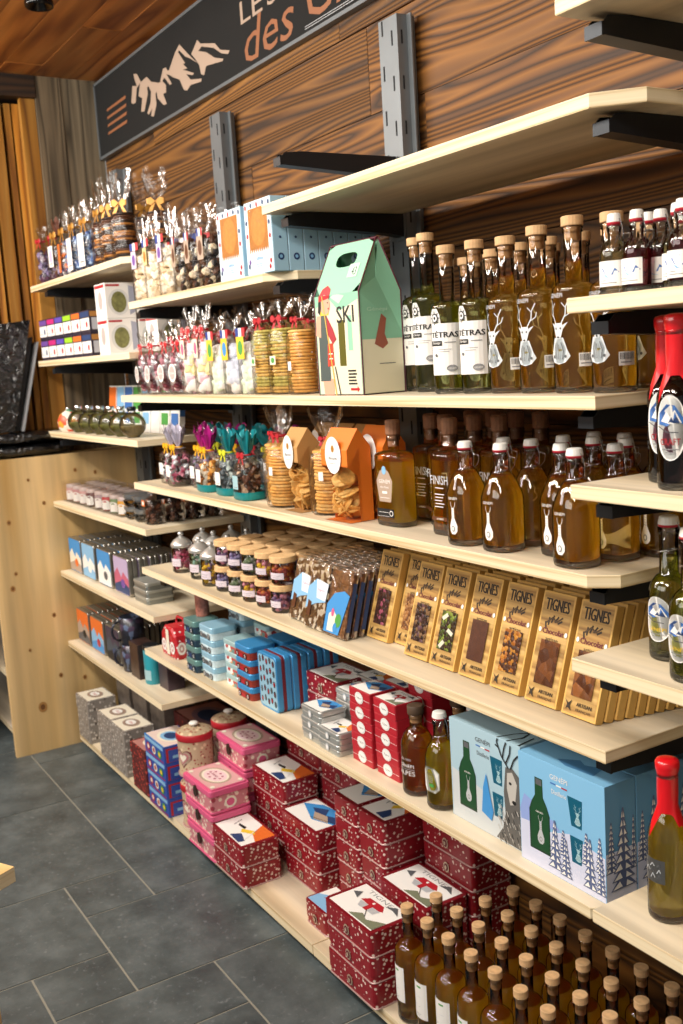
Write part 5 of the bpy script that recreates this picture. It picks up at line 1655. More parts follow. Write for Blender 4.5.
B3.put(-3.77, 1.175, LA, 0, 'sweets bag with orange strip label and clear crumpled top', 'wrapped sweets on the far left top shelf')
B4 = bag('sweets_bag', .085, .062, .150, 'lumps', [P('blue_wrapper', '4f6fae', .3), navy, P('ice_blue', '9dbbe0', .3)], .012, .06, gold_rib, None, [('label', card(.052, .11, .015, white, None, grey), fr(.062))], 60, .012, loops=.03, seed=6)
B4.put(-3.645, 1.175, LA, 0, 'blue sweets bag with tall white label and clear crumpled top', 'wrapped sweets on the far left top shelf')
B4.put(-3.515, 1.175, LA, 5, 'blue sweets bag with tall white label, next to the chocolate rounds', 'wrapped sweets on the far left top shelf')
B5 = bag('biscuit_bag', .082, .075, .155, 'discs', [choc, choc2, bisc3, choc], .014, .085, gold_rib, None, (), loops=.028, seed=7, fanw=1.0)
for i, (x, y) in enumerate(((-3.37, 1.175), (-3.27, 1.17), (-3.17, 1.175), (-3.12, 1.27), (-3.25, 1.275))):
    B5.put(x, y, LA, i * 20, 'tall clear bag of dark chocolate rounds, %s' % ['left one of the front three', 'middle one of the front three', 'right one of the front three', 'behind the right one', 'behind the middle one'][i], 'bags of chocolate rounds')
B5b = bag('sweets_bag', .082, .07, .150, 'lumps', [purp_c, silver, choc2], .014, .075, None, None, (), 60, .012, seed=9)
for i in range(6):
    B5b.put(-4.03 + i * .115, 1.275, LA, i * 30, 'clear-topped sweets bag in the second row of the far left top shelf, %s' % ORD[i], 'second-row sweets bags')
# nougat and chocolate bags above the pink sweets
rib = ribbon(.06, .148)
K = bag('nougat_bag', .088, .07, .150, 'cubes', [nougat, nougat, nougat2], .012, .07, None, None, [('ribbon', rib, fr(.06)), ('card', card(.034, .05, .095, P('card_yellow', 'e3cf96'), orange), fr(.068))], 80, .012, seed=11, fanw=.8)
K2 = bag('nougat_bag', .088, .07, .150, 'cubes', [nougat, nougat, nougat2], .012, .07, None, None, [('ribbon', rib, fr(.06)), ('card', card(.034, .05, .095, P('card_lilac', 'd9cbe4'), purple), fr(.068))], 80, .012, seed=12, fanw=.8)
K2.put(-3.005, 1.170, UB, 3, 'white nougat bag with purple flower card and tricolour ribbon, leftmost', 'white nougat bags')
K.put(-2.905, 1.168, UB, -3, 'white nougat bag with orange flower card and tricolour ribbon, second', 'white nougat bags')
K2.put(-2.805, 1.172, UB, 0, 'white nougat bag with purple flower card, third and nearest the chocolates', 'white nougat bags')
for i in range(3):
    K.put(-2.99 + i * .1, 1.268, UB, i * 25, 'white nougat bag in the second row, %s from the left' % ORD[i], 'white nougat bags')
K3 = bag('chocolate_bag', .08, .062, .150, 'lumps', [choc, choc2, choc, P('nut_cream', 'd6c3a4', .6)], .012, .04, None, None, [('ribbon', ribbon(.03, .128), fr(.058)), ('card', card(.03, .06, .07, tan, choc2), fr(.06))], 60, .012, seed=13)
for i, x in enumerate((-2.70, -2.61, -2.525)):
    K3.put(x, 1.168, UB, (i - 1) * 6, 'dark chocolate bag with tricolour ribbon, %s of three before the cake boxes' % ['left', 'middle', 'right'][i], 'dark chocolate bags')
for i in range(3):
    K3.put(-2.69 + i * .09, 1.265, UB, i * 20, 'dark chocolate bag in the second row, %s from the left' % ORD[i], 'dark chocolate bags')
# cake boxes
def cakebox():
    t = root('cake_box', 'box')
    mb = MB(); mb.prism(rr(.133, .0385, .001, 1), 0, .166, P('cake_box_blue', 'a7cfe6', .45), bev=.0006); mb.build('carton', t)
    A = Art(); A.rect(-.048, .048, .048, .150, P('golden_cake', 'b97a34', .6, noise=.12, nscale=80)); A.ell(0, .105, .036, .042, P('golden_cake_light', 'c98c42', .6, noise=.12, nscale=90), 20)
    mb = MB(); mb.art(A, front(-.0193)); mb.build('cake', t, label='golden sponge cake behind the window')
    A = Art()
    for x0, z0, x1, z1 in ((-.0655, .002, .0655, .050), (-.0655, .146, .0655, .165), (-.0655, .05, -.047, .146), (.047, .05, .0655, .146)): A.rect(x0, z0, x1, z1, P('box_print_pale', 'd5e7ee', .45))
    for k in range(9): A.poly([(-.046 + k * .0105, .048), (-.041 + k * .0105, .058), (-.036 + k * .0105, .048)], P('box_print_pale', 'd5e7ee'))
    for x, z, m_ in ((-.058, .155, red), (-.03, .157, navy), (0, .156, red), (.03, .157, navy), (.058, .154, navy), (-.057, .12, navy), (-.056, .09, red), (.056, .11, navy), (.057, .08, red), (-.055, .02, navy), (-.05, .03, purple), (.055, .025, red), (.05, .012, red)): A.ell(x, z, .0045, .006, m_, 10)
    A.text('Gâteau', 0, .036, .008, skyd, .035); A.rect(-.018, .022, .018, .0232, skyb); A.rect(-.014, .017, .014, .0182, skyb)
    mb = MB(); mb.art(A, front(-.0193), .0001); mb.build('print', t)
    A = Art(); A.ell(0, .032, .008, .008, navy, 14); A.ell(0, .032, .004, .004, skyb, 10); A.ell(0, .075, .003, .003, navy, 8); A.ell(0, .145, .004, .004, navy, 8)
    mb = MB(); mb.art(A, side(.0665)); mb.build('spine_print', t)
    mb = MB(); mb.add([(-.0475, -.0210, .049), (.0475, -.0210, .049), (.0475, -.0210, .149), (-.0475, -.0210, .149)], [(0, 1, 2, 3)], shrink_m); mb.build('window', t)
    return Kind(t)
CB = cakebox()
for k in range(7):
    CB.put(-2.172, 1.148 + k * .0405, UB, 0, ['light blue cake box with window, right column, front one'][0] if k == 0 else 'light blue cake box in the right column, %s spine behind the front one' % ORD[k - 1], 'light blue cake boxes')
for k in range(4):
    CB.put(-2.330, 1.150 + k * .0405, UB, 0, 'light blue cake box with window, left column, front one' if k == 0 else 'light blue cake box hidden in the left column, %s behind the front' % ORD[k - 1], 'light blue cake boxes')

# pink sweets, marshmallows, biscuits on the long upper shelf
sweetm = mottled('pink_sweet_print', ['d9b7b9', 'b85a6c', 'efe6e0', '7d4450', 'd8d0cc'], 60, .4, 0)
BP = bag('sweets_bag', .09, .07, .135, 'lumps', [sweetm, P('pink_wrapper', 'c98a98', .3), silver, P('wine_wrapper', '7a2d3e', .35)], .008, .035, polkaribbon, None, [('label', (lambda A: (A.ell(0, .062, .02, .026, white, 18), A.ell(0, .062, .015, .02, P('badge_grey', 'b5aaa6'), 16), A.text('love', 0, .062, .008, white, .02), A)[-1])(Art()), fr(.07))], 60, .012, loops=.022, seed=15, fanw=.85)
for i, x in enumerate((-3.07, -2.975, -2.88, -2.785)):
    BP.put(x, 1.175 - .004 * (i % 2), S2, (i - 1) * 5, 'pink and silver sweets bag with red dotted bow, %s of four at the shelf end' % ORD[i], 'pink sweets bags')
BM = bag('marshmallow_bag', .078, .06, .160, 'rolls', mm, .012, .055, polkaribbon, None, [('card', card(.024, .05, .10, P('card_pale', 'ece0c8'), pink), fr(.06))], 46, .016, loops=.028, seed=16)
for i, x in enumerate((-2.690, -2.600)):
    BM.put(x, 1.165, S2, 4, 'pastel marshmallow bag with red dotted bow, %s one' % ['left', 'right'][i], 'marshmallow bags')
BW = bag('marshmallow_bag', .078, .06, .150, 'rolls', [mm[0], mm[0], P('marsh_mint', 'dcead0', .7)], .012, .03, None, None, [('ribbon', ribbon(.045, .142), fr(.056)), ('card', card(.036, .055, .088, yellow, green), fr(.06))], 46, .016, seed=17)
BW2 = bag('marshmallow_bag', .078, .06, .150, 'rolls', [mm[0], mm[0], P('marsh_lilac', 'd8dcec', .7)], .012, .03, None, None, [('ribbon', ribbon(.045, .142), fr(.056)), ('card', card(.036, .055, .088, yellow, skyd), fr(.06))], 46, .016, seed=18)
BW.put(-2.505, 1.165, S2, 0, 'white marshmallow bag with yellow card and green motif', 'marshmallow bags')
BW2.put(-2.415, 1.165, S2, 0, 'white marshmallow bag with yellow card and blue motif', 'marshmallow bags')
BW.put(-2.33, 1.168, S2, 4, 'white marshmallow bag with plain yellow card, beside the savoury biscuits', 'marshmallow bags')
BMd = bag('sweets_bag', .08, .062, .15, 'lumps', [choc2, P('wine_wrapper', '7a2d3e', .35), silver], .012, .05, red, None, (), 50, .012, seed=19)
for i in range(8):
    BMd.put(-3.05 + i * .1, 1.265, S2, i * 20, 'dark sweets bag in the second row behind the pink and white bags, %s' % ORD[i], 'second-row dark sweets bags')
BC = bag('biscuit_bag', .08, .065, .165, 'discs', [P('savoury_gold', 'cfa552', .7, noise=.3, nscale=120), P('savoury_green', 'b3a452', .7, noise=.3, nscale=120)], .008, .035, red, None, [('label', card(.02, .02, .07, offwhite, green), fr(.07))], loops=.02, seed=20, fanw=.95)
BC2 = bag('biscuit_bag', .08, .068, .158, 'discs', [bisc, bisc2, bisc], .008, .045, red, None, [('label', card(.014, .02, .055, white), fr(.07))], loops=.016, seed=21, fanw=1.1)
BC.put(-2.246, 1.165, S2, 0, 'stack of gold-green savoury biscuits in clear bag, left one', 'stacked biscuit bags')
BC.put(-2.15, 1.163, S2, 12, 'stack of gold-green savoury biscuits in clear bag, right one', 'stacked biscuit bags')
BC2.put(-2.055, 1.160, S2, 0, 'stack of golden crackers in clear bag next to the green carrier', 'stacked biscuit bags')
BC2.put(-1.965, 1.185, S2, 0, 'stack of golden crackers in clear bag tucked against the green carrier', 'stacked biscuit bags')
for i in range(3):
    BC2.put(-2.2 + i * .09, 1.275, S2, 0, 'stack of golden crackers in the second row, %s' % ORD[i], 'stacked biscuit bags')

# green bottle carrier
t = root('bottle_carrier', 'box')
mint = P('mint_card', '8cc7a6', .5); cream = P('cream_card', 'e6e0c2', .5); edge_m = P('burgundy_edge', '5c2030', .5)
Wc, Dc, Hc, Zs = .160, .105, .308, .205
mb = MB()
# side gables (tent shape) and front/back panels that lean in to the ridge
yr = 0.0
def cp(x, y, z): return (x, y, z)
fx = Wc / 2
outer = [(-fx, -Dc / 2, 0), (fx, -Dc / 2, 0), (fx, -Dc / 2, Zs), (fx - .002, -.004, Hc), (-fx + .002, -.004, Hc), (-fx, -Dc / 2, Zs)]
th = .0016
def hole_panel(sgn, mat_):
    # lower panel, then upper leaning panel with a hand hole cut from it
    y0 = sgn * Dc / 2
    mb.add([(-fx, y0, 0), (fx, y0, 0), (fx, y0, Zs), (-fx, y0, Zs)], [(0, 1, 2, 3)], mat_)
    def up_(u, w_):   # w 0..1 up the slope
        return (u, y0 + (sgn * .003 - y0) * w_, Zs + (Hc - Zs) * w_)
    hx, w0, w1 = .036, .52, .80
    n = 20
    hole = [(hx * math.copysign(abs(math.cos(a)) ** .7, math.cos(a)), (w0 + w1) / 2 + (w1 - w0) / 2 * math.copysign(abs(math.sin(a)) ** .7, math.sin(a))) for a in [2 * math.pi * i / n for i in range(n)]]
    outr = []
    for i in range(n):
        a = 2 * math.pi * i / n
        c_, s_ = math.cos(a), math.sin(a)
        k = 1 / max(abs(c_), abs(s_))
        outr.append((fx * c_ * k, .66 + .34 * s_ * k if s_ > 0 else .66 + .66 * s_ * k))
    vs = [up_(*q) for q in outr] + [up_(*q) for q in hole]
    mb.add(vs, [(i, (i + 1) % n, n + (i + 1) % n, n + i) for i in range(n)], mat_)
hole_panel(-1, mint); hole_panel(1, mint)
for sx in (-1, 1):
    x = sx * fx
    mb.add([(x, -Dc / 2, 0), (x, Dc / 2, 0), (x, Dc / 2, .12), (x, Dc / 2, Zs), (x - sx * .012, 0, Hc - .075), (x, -Dc / 2, Zs), (x, -Dc / 2, .12)], [(0, 1, 2, 6), (6, 2, 3, 4, 5)], mint)
    mb.add([(x, -Dc / 2, Zs), (x - sx * .012, 0, Hc - .075), (x - sx * .002, -.003, Hc)], [(0, 1, 2)], mint)
    mb.add([(x, Dc / 2, Zs), (x - sx * .012, 0, Hc - .075), (x - sx * .002, .003, Hc)], [(0, 1, 2)], mint)
mb.add([(-fx, -Dc / 2, .001), (fx, -Dc / 2, .001), (fx, Dc / 2, .001), (-fx, Dc / 2, .001)], [(0, 1, 2, 3)], cream)
mb.build('carton', t)
mb = MB()
for x in (-fx, fx):
    mb.tube([(x, -Dc / 2, 0), (x, -Dc / 2, Zs), (x, -.003, Hc)], .0016, edge_m, 5)
    mb.tube([(x, Dc / 2, 0), (x, Dc / 2, Zs), (x, .003, Hc)], .0016, edge_m, 5)
    mb.tube([(x, -Dc / 2, .001), (x, Dc / 2, .001)], .0016, edge_m, 5)
mb.tube([(-fx, 0, Hc), (fx, 0, Hc)], .003, edge_m, 6)
mb.tube([(-fx, -Dc / 2, .001), (fx, -Dc / 2, .001)], .0016, edge_m, 5)
mb.build('edging', t)
sl = math.hypot(Dc / 2 - .003, Hc - Zs)
def fpan(u, v, l):
    if v <= Zs: return (u, -Dc / 2 - l, v)
    w_ = (v - Zs) / (Hc - Zs)
    return (u, -Dc / 2 + (Dc / 2 - .003) * w_ - l, v + l * .4)
skin = P('poster_skin', 'd9a58a', .5)
A = Art()
A.rect(-fx + .004, .003, fx - .004, .155, cream); A.poly([(-fx + .004, .155), (fx - .004, .155), (fx - .004, .19), (.01, .17), (-.03, .2), (-fx + .004, .18)], cream)
A.poly([(-.02, .2), (.01, .185), (.03, .2), (.01, .204), (-.01, .204)], P('mint_light', 'b9dcc4'))
A.rect(.036, .09, .052, .16, mint)
A.rect(.003, .060, .026, .152, P('window_olive', '5c5a22', .3))
A.text('SKI', .030, .163, .034, black, .060, bold=.0008)
A.rect(.022, .235, .056, .262, P('mint_light', 'b9dcc4'))
A.text('43', .042, .247, .016, black, .016)
for k in range(5): A.rect(.030 + .001 * (k % 2), .022 + k * .0065, .060 - .002 * (k % 3), .0255 + k * .0065, black)
A.poly([(.036, .010), (.060, .010), (.060, .006), (.068, .0125), (.060, .019), (.060, .015), (.036, .015)], red)
cA = -.045
A.poly([(cA - .014, .0), (cA + .022, .0), (cA + .022, .035), (cA - .018, .035)], skin)
A.poly([(cA - .026, .030), (cA + .012, .030), (cA + .010, .12), (cA + .008, .165), (cA - .012, .165), (cA - .024, .12)], P('slate_dress', '4a5654', .5))
A.poly([(cA + .008, .165), (cA + .030, .135), (cA + .040, .115), (cA + .026, .105), (cA + .010, .125)], P('crimson_sleeve', 'a82a38', .5))
A.poly([(cA - .028, .165), (cA - .012, .165), (cA - .016, .12), (cA - .034, .125)], skin)
A.poly([(cA - .016, .165), (cA + .016, .165), (cA + .020, .180), (cA - .016, .182)], yellow)
A.ell(cA + .005, .186, .019, .020, skin, 16)
A.ell(cA + .018, .178, .003, .002, red, 8); A.ell(cA + .016, .190, .0022, .0016, black, 8)
A.poly([(cA - .018, .194), (cA - .008, .197), (cA - .009, .18), (cA - .014, .166), (cA - .022, .172)], black)
A.poly([(cA - .018, .193), (cA - .016, .2049), (cA + .024, .2049), (cA + .022, .199)], red)
A.poly([(cA + .004, .060), (cA + .028, .062), (cA + .026, .108), (cA + .008, .106)], P('orange_red_pack', 'd0402a', .5)); A.rect(cA + .010, .075, cA + .024, .077, white); A.rect(cA + .010, .085, cA + .024, .087, white)
A.line([(cA + .03, .0), (cA + .010, .12), (cA - .004, .204)], .003, P('ski_yellow', 'd9b24a'))
A.line([(cA + .045, .0), (cA + .03, .06)], .003, black)
mb = MB(); mb.art(A, fpan, .00007); mb.build('poster_print', t)
A = Art(); A.poly([(cA - .016, .2052), (cA + .024, .2052), (cA + .021, .217), (cA + .006, .225), (cA - .010, .219)], red)
mb = MB(); mb.art(A, fpan); mb.build('poster_print', t)
A = Art(); A.rect(-.050, .003, .050, .11, cream); A.poly([(-.02, .10), (.0, .16), (.012, .15), (.006, .12), (.014, .10), (.0, .09)], P('russet_print', '9c5844', .5)); A.rect(-.01, .06, .03, .0615, midgrey); A.text('Génépi', -.01, .168, .010, P('mint_light', 'b9dcc4'), .05)
mb = MB(); mb.art(A, side(fx)); mb.build('side_print', t)
mb = MB()
for x in (-.04, .016):
    mb.lathe([(.026, .002), (.027, .01), (.027, .15), (.012, .17), (.012, .22)], P('inner_bottle_glass', '4c4f1c', .2), 16, cx=x)
mb.build('inner_bottle', t)
Kind(t).put(-1.816, 1.160, S2, 3, 'mint green bottle carrier with a skier in a red hat and the word SKI')

# candy bags with coloured ruffles on the middle shelf
def cb(mats, ruffle, bow, base, lab, kind='lumps', seed=30, r=.010):
    return bag('candy_bag', .088, .072, .105, kind, mats, .008, .05, bow, ruffle, [('label', card(.03, .035, .03, lab, None, grey), fr(.074))], 75, r, base=base, loops=.02, seed=seed, fanw=.85)
pinkc = P('berry_candy', 'b2486a', .4); greyc = P('grey_candy', '6e7a80', .4)
C1 = cb([pinkc, P('rose_candy', 'd28a9c', .4), choc, silver], P('clear_lilac', 'b9b4c8', .3, .2), yel, None, white, seed=31)
C2 = cb([P('orange_candy', 'd9a04e', .5), P('amber_candy', 'c67f2c', .5), offwhite], magenta, yel, tealf, white, seed=32)
C3 = cb([greyc, P('slate_candy', '4a5258', .4), P('mint_candy', 'a9b5b0', .4)], tealf, lemon, tealf, white, seed=33)
C4 = cb([choc2, P('cocoa_candy', '6e3f28', .45), P('cream_candy', 'd3b394', .5), choc], tealf, red, tealf, P('pale_teal_print', '9fc4cc'), seed=34)
C5 = cb([P('lilac_candy', 'a58ab0', .4), greyc, pinkc], magenta, yel, None, white, seed=35)
for kk, x, y, l in ((C1, -2.945, 1.180, 'berry pink candy bag at the left end of the shelf, back one'), (C1, -2.855, 1.165, 'berry pink candy bag with yellow bow near the left end'), (C5, -2.745, 1.195, 'lilac candy bag with magenta ruffle between pink and orange ones'),
                    (C2, -2.640, 1.168, 'orange candy bag with teal base and magenta ruffle'), (C3, -2.515, 1.170, 'grey candy bag with teal ruffle and lemon bow'), (C4, -2.385, 1.160, 'brown candy bag with teal ruffle and red bow, nearest the biscuits')):
    kk.put(x, y, S3, 0, l, 'candy bags with bright ruffles')
for i in range(6):
    (C5, C3, C5, C4, C3, C5)[i].put(-2.90 + i * .105, 1.275, S3, i * 13, 'candy bag in the second row behind the bright ruffles, %s' % ORD[i], 'candy bags with bright ruffles')
# stacked biscuits and kraft bags
BS = bag('biscuit_bag', .088, .078, .160, 'discs', [bisc, bisc2, bisc], .010, .055, red, None, [('label', card(.012, .02, .08, white), fr(.08))], loops=.014, seed=40, fanw=.95)
for i, (x, y) in enumerate(((-2.284, 1.200), (-2.190, 1.160), (-1.990, 1.172))):
    BS.put(x, y, S3, i * 15, 'stack of golden round biscuits in clear bag, %s' % ['behind the brown candy bag', 'between candy and brown kraft bag', 'between the brown and the orange paper bags'][i], 'stacked golden biscuits')
def kraftbag(pm, wd, h_, seed):
    t = root('paper_biscuit_bag', 'bag')
    d_ = .062
    mb = MB()
    mb.add([(-wd / 2, -d_ / 2, .001), (wd / 2, -d_ / 2, .001), (wd / 2, d_ / 2, .001), (-wd / 2, d_ / 2, .001), (-wd / 2, d_ / 2, h_ * .8), (wd / 2, d_ / 2, h_ * .8), (-wd / 2, 0, h_), (wd / 2, 0, h_), (wd / 2, -d_ / 2, h_ * .60), (-wd / 2, -d_ / 2, h_ * .60), (wd / 2, -d_ / 2, h_ * .78), (-wd / 2, -d_ / 2, h_ * .78)],
           [(0, 1, 2, 3), (3, 2, 5, 4), (4, 5, 7, 6), (9, 8, 10, 11), (11, 10, 7, 6)], pm)
    for s_ in (-1, 1):
        x = s_ * wd / 2
        mb.add([(x, -.004, .001), (x, d_ / 2, .001), (x, d_ / 2, h_ * .8), (x, 0, h_), (x, -d_ / 2, h_ * .78), (x, -d_ / 2, h_ * .60), (x, -.006, h_ * .50)], [(0, 1, 2, 3, 4, 5, 6)], pm)
    mb.build('paper', t)
    mb = MB(); random.seed(seed); inside(mb, 'coins', wd * .92, d_ * .8, h_ * .60, [bisc, bisc2, bisc], 30, .0185); mb.build('biscuits', t, kind='stuff')
    mb = MB(); mb.add([(-wd / 2, -d_ / 2 - .001, .002), (wd / 2, -d_ / 2 - .001, .002), (wd / 2, -d_ / 2 - .001, h_ * .62), (-wd / 2, -d_ / 2 - .001, h_ * .62)], [(0, 1, 2, 3)], film_m)
    mb.add([(wd / 2 + .001, -d_ / 2, .002), (wd / 2 + .001, 0, .002), (wd / 2 + .001, 0, h_ * .8), (wd / 2 + .001, -d_ / 2, h_ * .6)], [(0, 1, 2, 3)], film_m); mb.build('window', t)
    A = Art(); A.ell(0, h_ * .72, wd * .30, h_ * .20, white, 24); A.ell(0, h_ * .79, .006, .008, gold_rib, 8); A.text('Biscuits', 0, h_ * .69, .006, midgrey, .03); A.rect(-.012, h_ * .63, .012, h_ * .634, grey)
    mb = MB(); mb.art(A, lambda u, v, l: (u, -d_ / 2 - .002 - l, v)); mb.build('label', t)
    return Kind(t)
KB1, KB2 = kraftbag(kraft, .080, .195, 5), kraftbag(okraft, .098, .200, 6)
KB1.put(-2.090, 1.155, S3, 0, 'brown kraft bag of round biscuits with white oval label', 'paper biscuit bags')
KB2.put(-1.878, 1.148, S3, 3, 'orange paper bag of round biscuits with white oval label, in front', 'paper biscuit bags')
KB2.put(-1.853, 1.222, S3, 3, 'orange paper bag of biscuits standing behind the front orange one', 'paper biscuit bags')
for i in range(3):
    KB1.put(-2.16 + i * .09, 1.27 + .0 * i, S3, 0, 'brown kraft biscuit bag in the second row, %s from the left' % ORD[i], 'paper biscuit bags')
# pale upright cards behind the candy bags
t = root('greeting_card', 'card'); mb = MB(); mb.prism(rr(.07, .012, .001, 1), 0, .135, P('pale_grey_card', 'a9aeb0', .5), bev=.0005); mb.build('cover', t)
A = Art(); A.rect(-.028, .02, .028, .11, P('card_mid', '8d9396')); mb = MB(); mb.art(A, front(-.006)); mb.build('picture', t); KCa = Kind(t)
for i in range(8):
    KCa.put(-3.02 + i * .105, 1.40, S3, 0, 'pale grey upright card at the back of the candy shelf, %s from the left' % ORD[i], 'pale cards behind the candy bags', rx=0)

# ---------------------------------------------------------------- jars
def jar(lid, mats, kind='balls', metal=False, seed=0, h_=.054, r_=.0315, nr=.0065, n=60):
    t = root('candy_jar', 'jar')
    mb = MB(); mb.lathe([(r_ * .88, 0), (r_ * .98, .003), (r_, .007), (r_, h_ - .004), (r_ * .93, h_), (r_ * .93, h_ + .004)], glass_m, 26, cap1=False); mb.build('glass', t)
    random.seed(seed)
    mb = MB(); inside(mb, kind, r_ * 1.88, r_ * 1.88, h_ * .86, mats, n, nr); mb.v = [v + Vector((0, 0, .003)) for v in mb.v]; mb.build('sweets', t, kind='stuff')
    A = Art(); A.poly([(.021 * math.copysign(abs(math.cos(a)) ** .5, math.cos(a)), h_ * .42 + .0085 * math.copysign(abs(math.sin(a)) ** .5, math.sin(a))) for a in [2 * math.pi * i / 24 for i in range(24)]], P('label_lilac', 'd9cdd8', .5)) if False else A.rect(-.022, h_ * .28, .022, h_ * .58, P('label_lilac', 'd9cdd8', .5), 8)
    A.rect(-.014, h_ * .44, .014, h_ * .455, grey, 5); A.rect(-.010, h_ * .36, .010, h_ * .375, grey, 5)
    mb = MB(); mb.art(A, cyl(r_ + .0003, .3)); mb.build('label', t)
    mb = MB()
    if metal:
        mb.lathe([(r_ * .98, h_), (r_ * 1.04, h_ + .002), (r_ * 1.04, h_ + .010), (r_ * .95, h_ + .013), (r_ * .75, h_ + .021), (r_ * .35, h_ + .029), (r_ * .20, h_ + .032)], P('jar_lid_metal', 'dcdcda', .28, .7), 26)
        mb.build('lid', t)
        mb = MB(); mb.lathe([(.003, h_ + .031), (.008, h_ + .036), (.009, h_ + .041), (.006, h_ + .046), (.001, h_ + .047)], P('jar_lid_metal', 'dcdcda', .28, .7), 14); mb.build('knob', t)
    else:
        mb.prism([(r_ * 1.05 * math.cos(2 * math.pi * i / 26), r_ * 1.05 * math.sin(2 * math.pi * i / 26)) for i in range(26)], h_ + .001, h_ + .017, P('cork_lid', 'dcb582', .75, noise=.15, nscale=110), bev=.0015)
        mb.build('lid', t)
    return Kind(t)
rose = P('rose_candy', 'd28a9c', .4); mint2 = P('mint_sweet', '8fb5a2', .4); sun = P('sun_sweet', 'e6b930', .4); viol = P('violet_sweet', '75587c', .4); oliv = P('olive_sweet', '6c7a58', .4); oran = P('orange_sweet', 'c9702c', .4)
JM = [jar(None, [rose, P('hot_pink', 'cf5578', .4)], metal=True, seed=1, h_=.078), jar(None, [mint2, oliv], metal=True, seed=2, h_=.078), jar(None, [sun, sun, viol], metal=True, seed=3, h_=.078)]
mj = [(-2.915, 1.172, 0), (-2.785, 1.175, 1), (-2.668, 1.160, 2), (-2.94, 1.255, 1), (-2.845, 1.25, 0), (-2.745, 1.25, 2), (-2.90, 1.335, 0), (-2.80, 1.34, 2), (-2.68, 1.238, 1), (-2.70, 1.32, 0), (-2.62, 1.31, 1)]
for i, (x, y, v) in enumerate(mj):
    JM[v].put(x, y, S4, 0, '%s sweets jar with pointed chrome lid, %s' % (['pink', 'green', 'yellow and violet'][v], ['front left', 'front middle', 'front right, nearest the cork-lidded jars', 'second row left', 'second row, second', 'second row, third', 'third row left', 'third row middle', 'second row right', 'third row right', 'behind all near the cork lids'][i]), 'chrome-lidded jars')
JC = [jar(None, [viol, purp_l], seed=5, r_=.0325), jar(None, [oran, P('red_sweet', 'a84038', .4)], seed=6, r_=.0325), jar(None, [oliv, P('grey_sweet', '8a8880', .4)], seed=7, r_=.0325), jar(None, [rose, viol], seed=8, r_=.0325), jar(None, [sun, rose], seed=9, r_=.0325)]
seqc = [(0, 3), (3, 1), (2, 0), (4, 2), (0, 3)]
cn = 0
for j in range(4):
    for i in range(5):
        x = -2.575 + i * .083 + j * .010
        y = 1.163 + j * .071
        for lev in range(2):
            v = (i * 2 + j + lev * 3) % 5
            JC[v].put(x + (.004 if lev else 0), y + (.003 if lev else 0), S4 + .0722 * lev, random.uniform(-12, 12), '%s cork-lidded jar, %s layer, %s from the left, %s' % (['violet', 'orange', 'olive', 'rose', 'yellow'][v], ['lower', 'upper'][lev], ORD[i], ROW[j]), 'cork-lidded sweets jars')

# ---------------------------------------------------------------- chocolate bark bags and boxed bars
bark1 = mottled('black_white_bark', ['1c110c', 'f0e6d0', '2c1c12', '140c08', 'dccba6', '1c110c'], 95, .3, .6)
bark2 = mottled('milk_bark', ['5a3520', '6e4328', '4a2a18', '8a5a3a'], 75, .35, .6)
def barkbag(bm, sky, scene):
    t = root('chocolate_bark_bag', 'chocolate')
    mb = MB(); b = MB(); b.prism(rr(.086, .148, .004, 2), -.006, .006, bm, bev=.0015); mb.add([(v.x, v.z, v.y + .076) for v in b.v], b.f, bm); mb.build('chocolate', t)
    mb = MB(); b = MB(); b.prism(rr(.092, .158, .003, 2, 0, .002), -.0075, .0075, film_m, bev=.003); mb.add([(v.x, v.z, v.y + .079) for v in b.v], b.f, film_m, True); mb.build('wrapper', t)
    A = Art()
    if scene == 0:
        A.poly([(-.044, .045), (-.044, .095), (-.01, .118), (.044, .112), (.040, .07), (0, .062)], sky); A.poly([(-.01, .118), (.044, .112), (.040, .072), (.0, .075)], P('badge_pale', 'dde6f0')); A.text('Tignes', .015, .094, .007, pink, .03)
        A.poly([(-.036, .03), (-.02, .03), (-.018, .062), (-.034, .066)], choc2)
    else:
        A.poly([(-.044, .008), (.020, .008), (.044, .10), (.02, .108), (-.02, .098), (-.044, .07)], sky)
        A.poly([(-.03, .012), (.0, .012), (.008, .045), (-.012, .060), (-.03, .05)], offwhite); A.ell(.012, .04, .013, .016, green, 12); A.ell(.002, .022, .008, .011, skyd, 12); A.ell(-.014, .055, .006, .01, pink, 8)
    mb = MB(); mb.art(A, front(-.008)); mb.build('label', t)
    A = Art(); A.rect(-.005, .02, .005, .13, navy); mb = MB(); mb.art(A, side(.0462)); mb.build('edge_label', t)
    return Kind(t)
KBK = [barkbag(bark1, skyb, 0), barkbag(bark2, skyd, 1)]
for c, (x, n_) in enumerate(((-2.124, 9), (-2.031, 9), (-1.937, 9))):
    for k in range(n_):
        v = 0 if c < 2 else 1
        if c < 2 and k % 3 == 2: v = 1
        KBK[v].put(x, 1.128 + .0205 * k + (0 if c else .012), S4, 0, ('%s chocolate bark bag, front of the %s column' % (['black and white', 'milk'][v], ['left', 'middle', 'right'][c])) if k == 0 else '%s chocolate bark bag, %s behind the front of the %s column' % (['black and white', 'milk'][v], ORD[k - 1], ['left', 'middle', 'right'][c]), 'chocolate bark bags', rx=-15)
boxm = P('bar_box_gold', 'dcb060', .5); boxp = wood('bar_box_print', 'a87c40', 'cfa35c', 'dab26e', 3, 30, 4, .5, knots=0, bump=0)
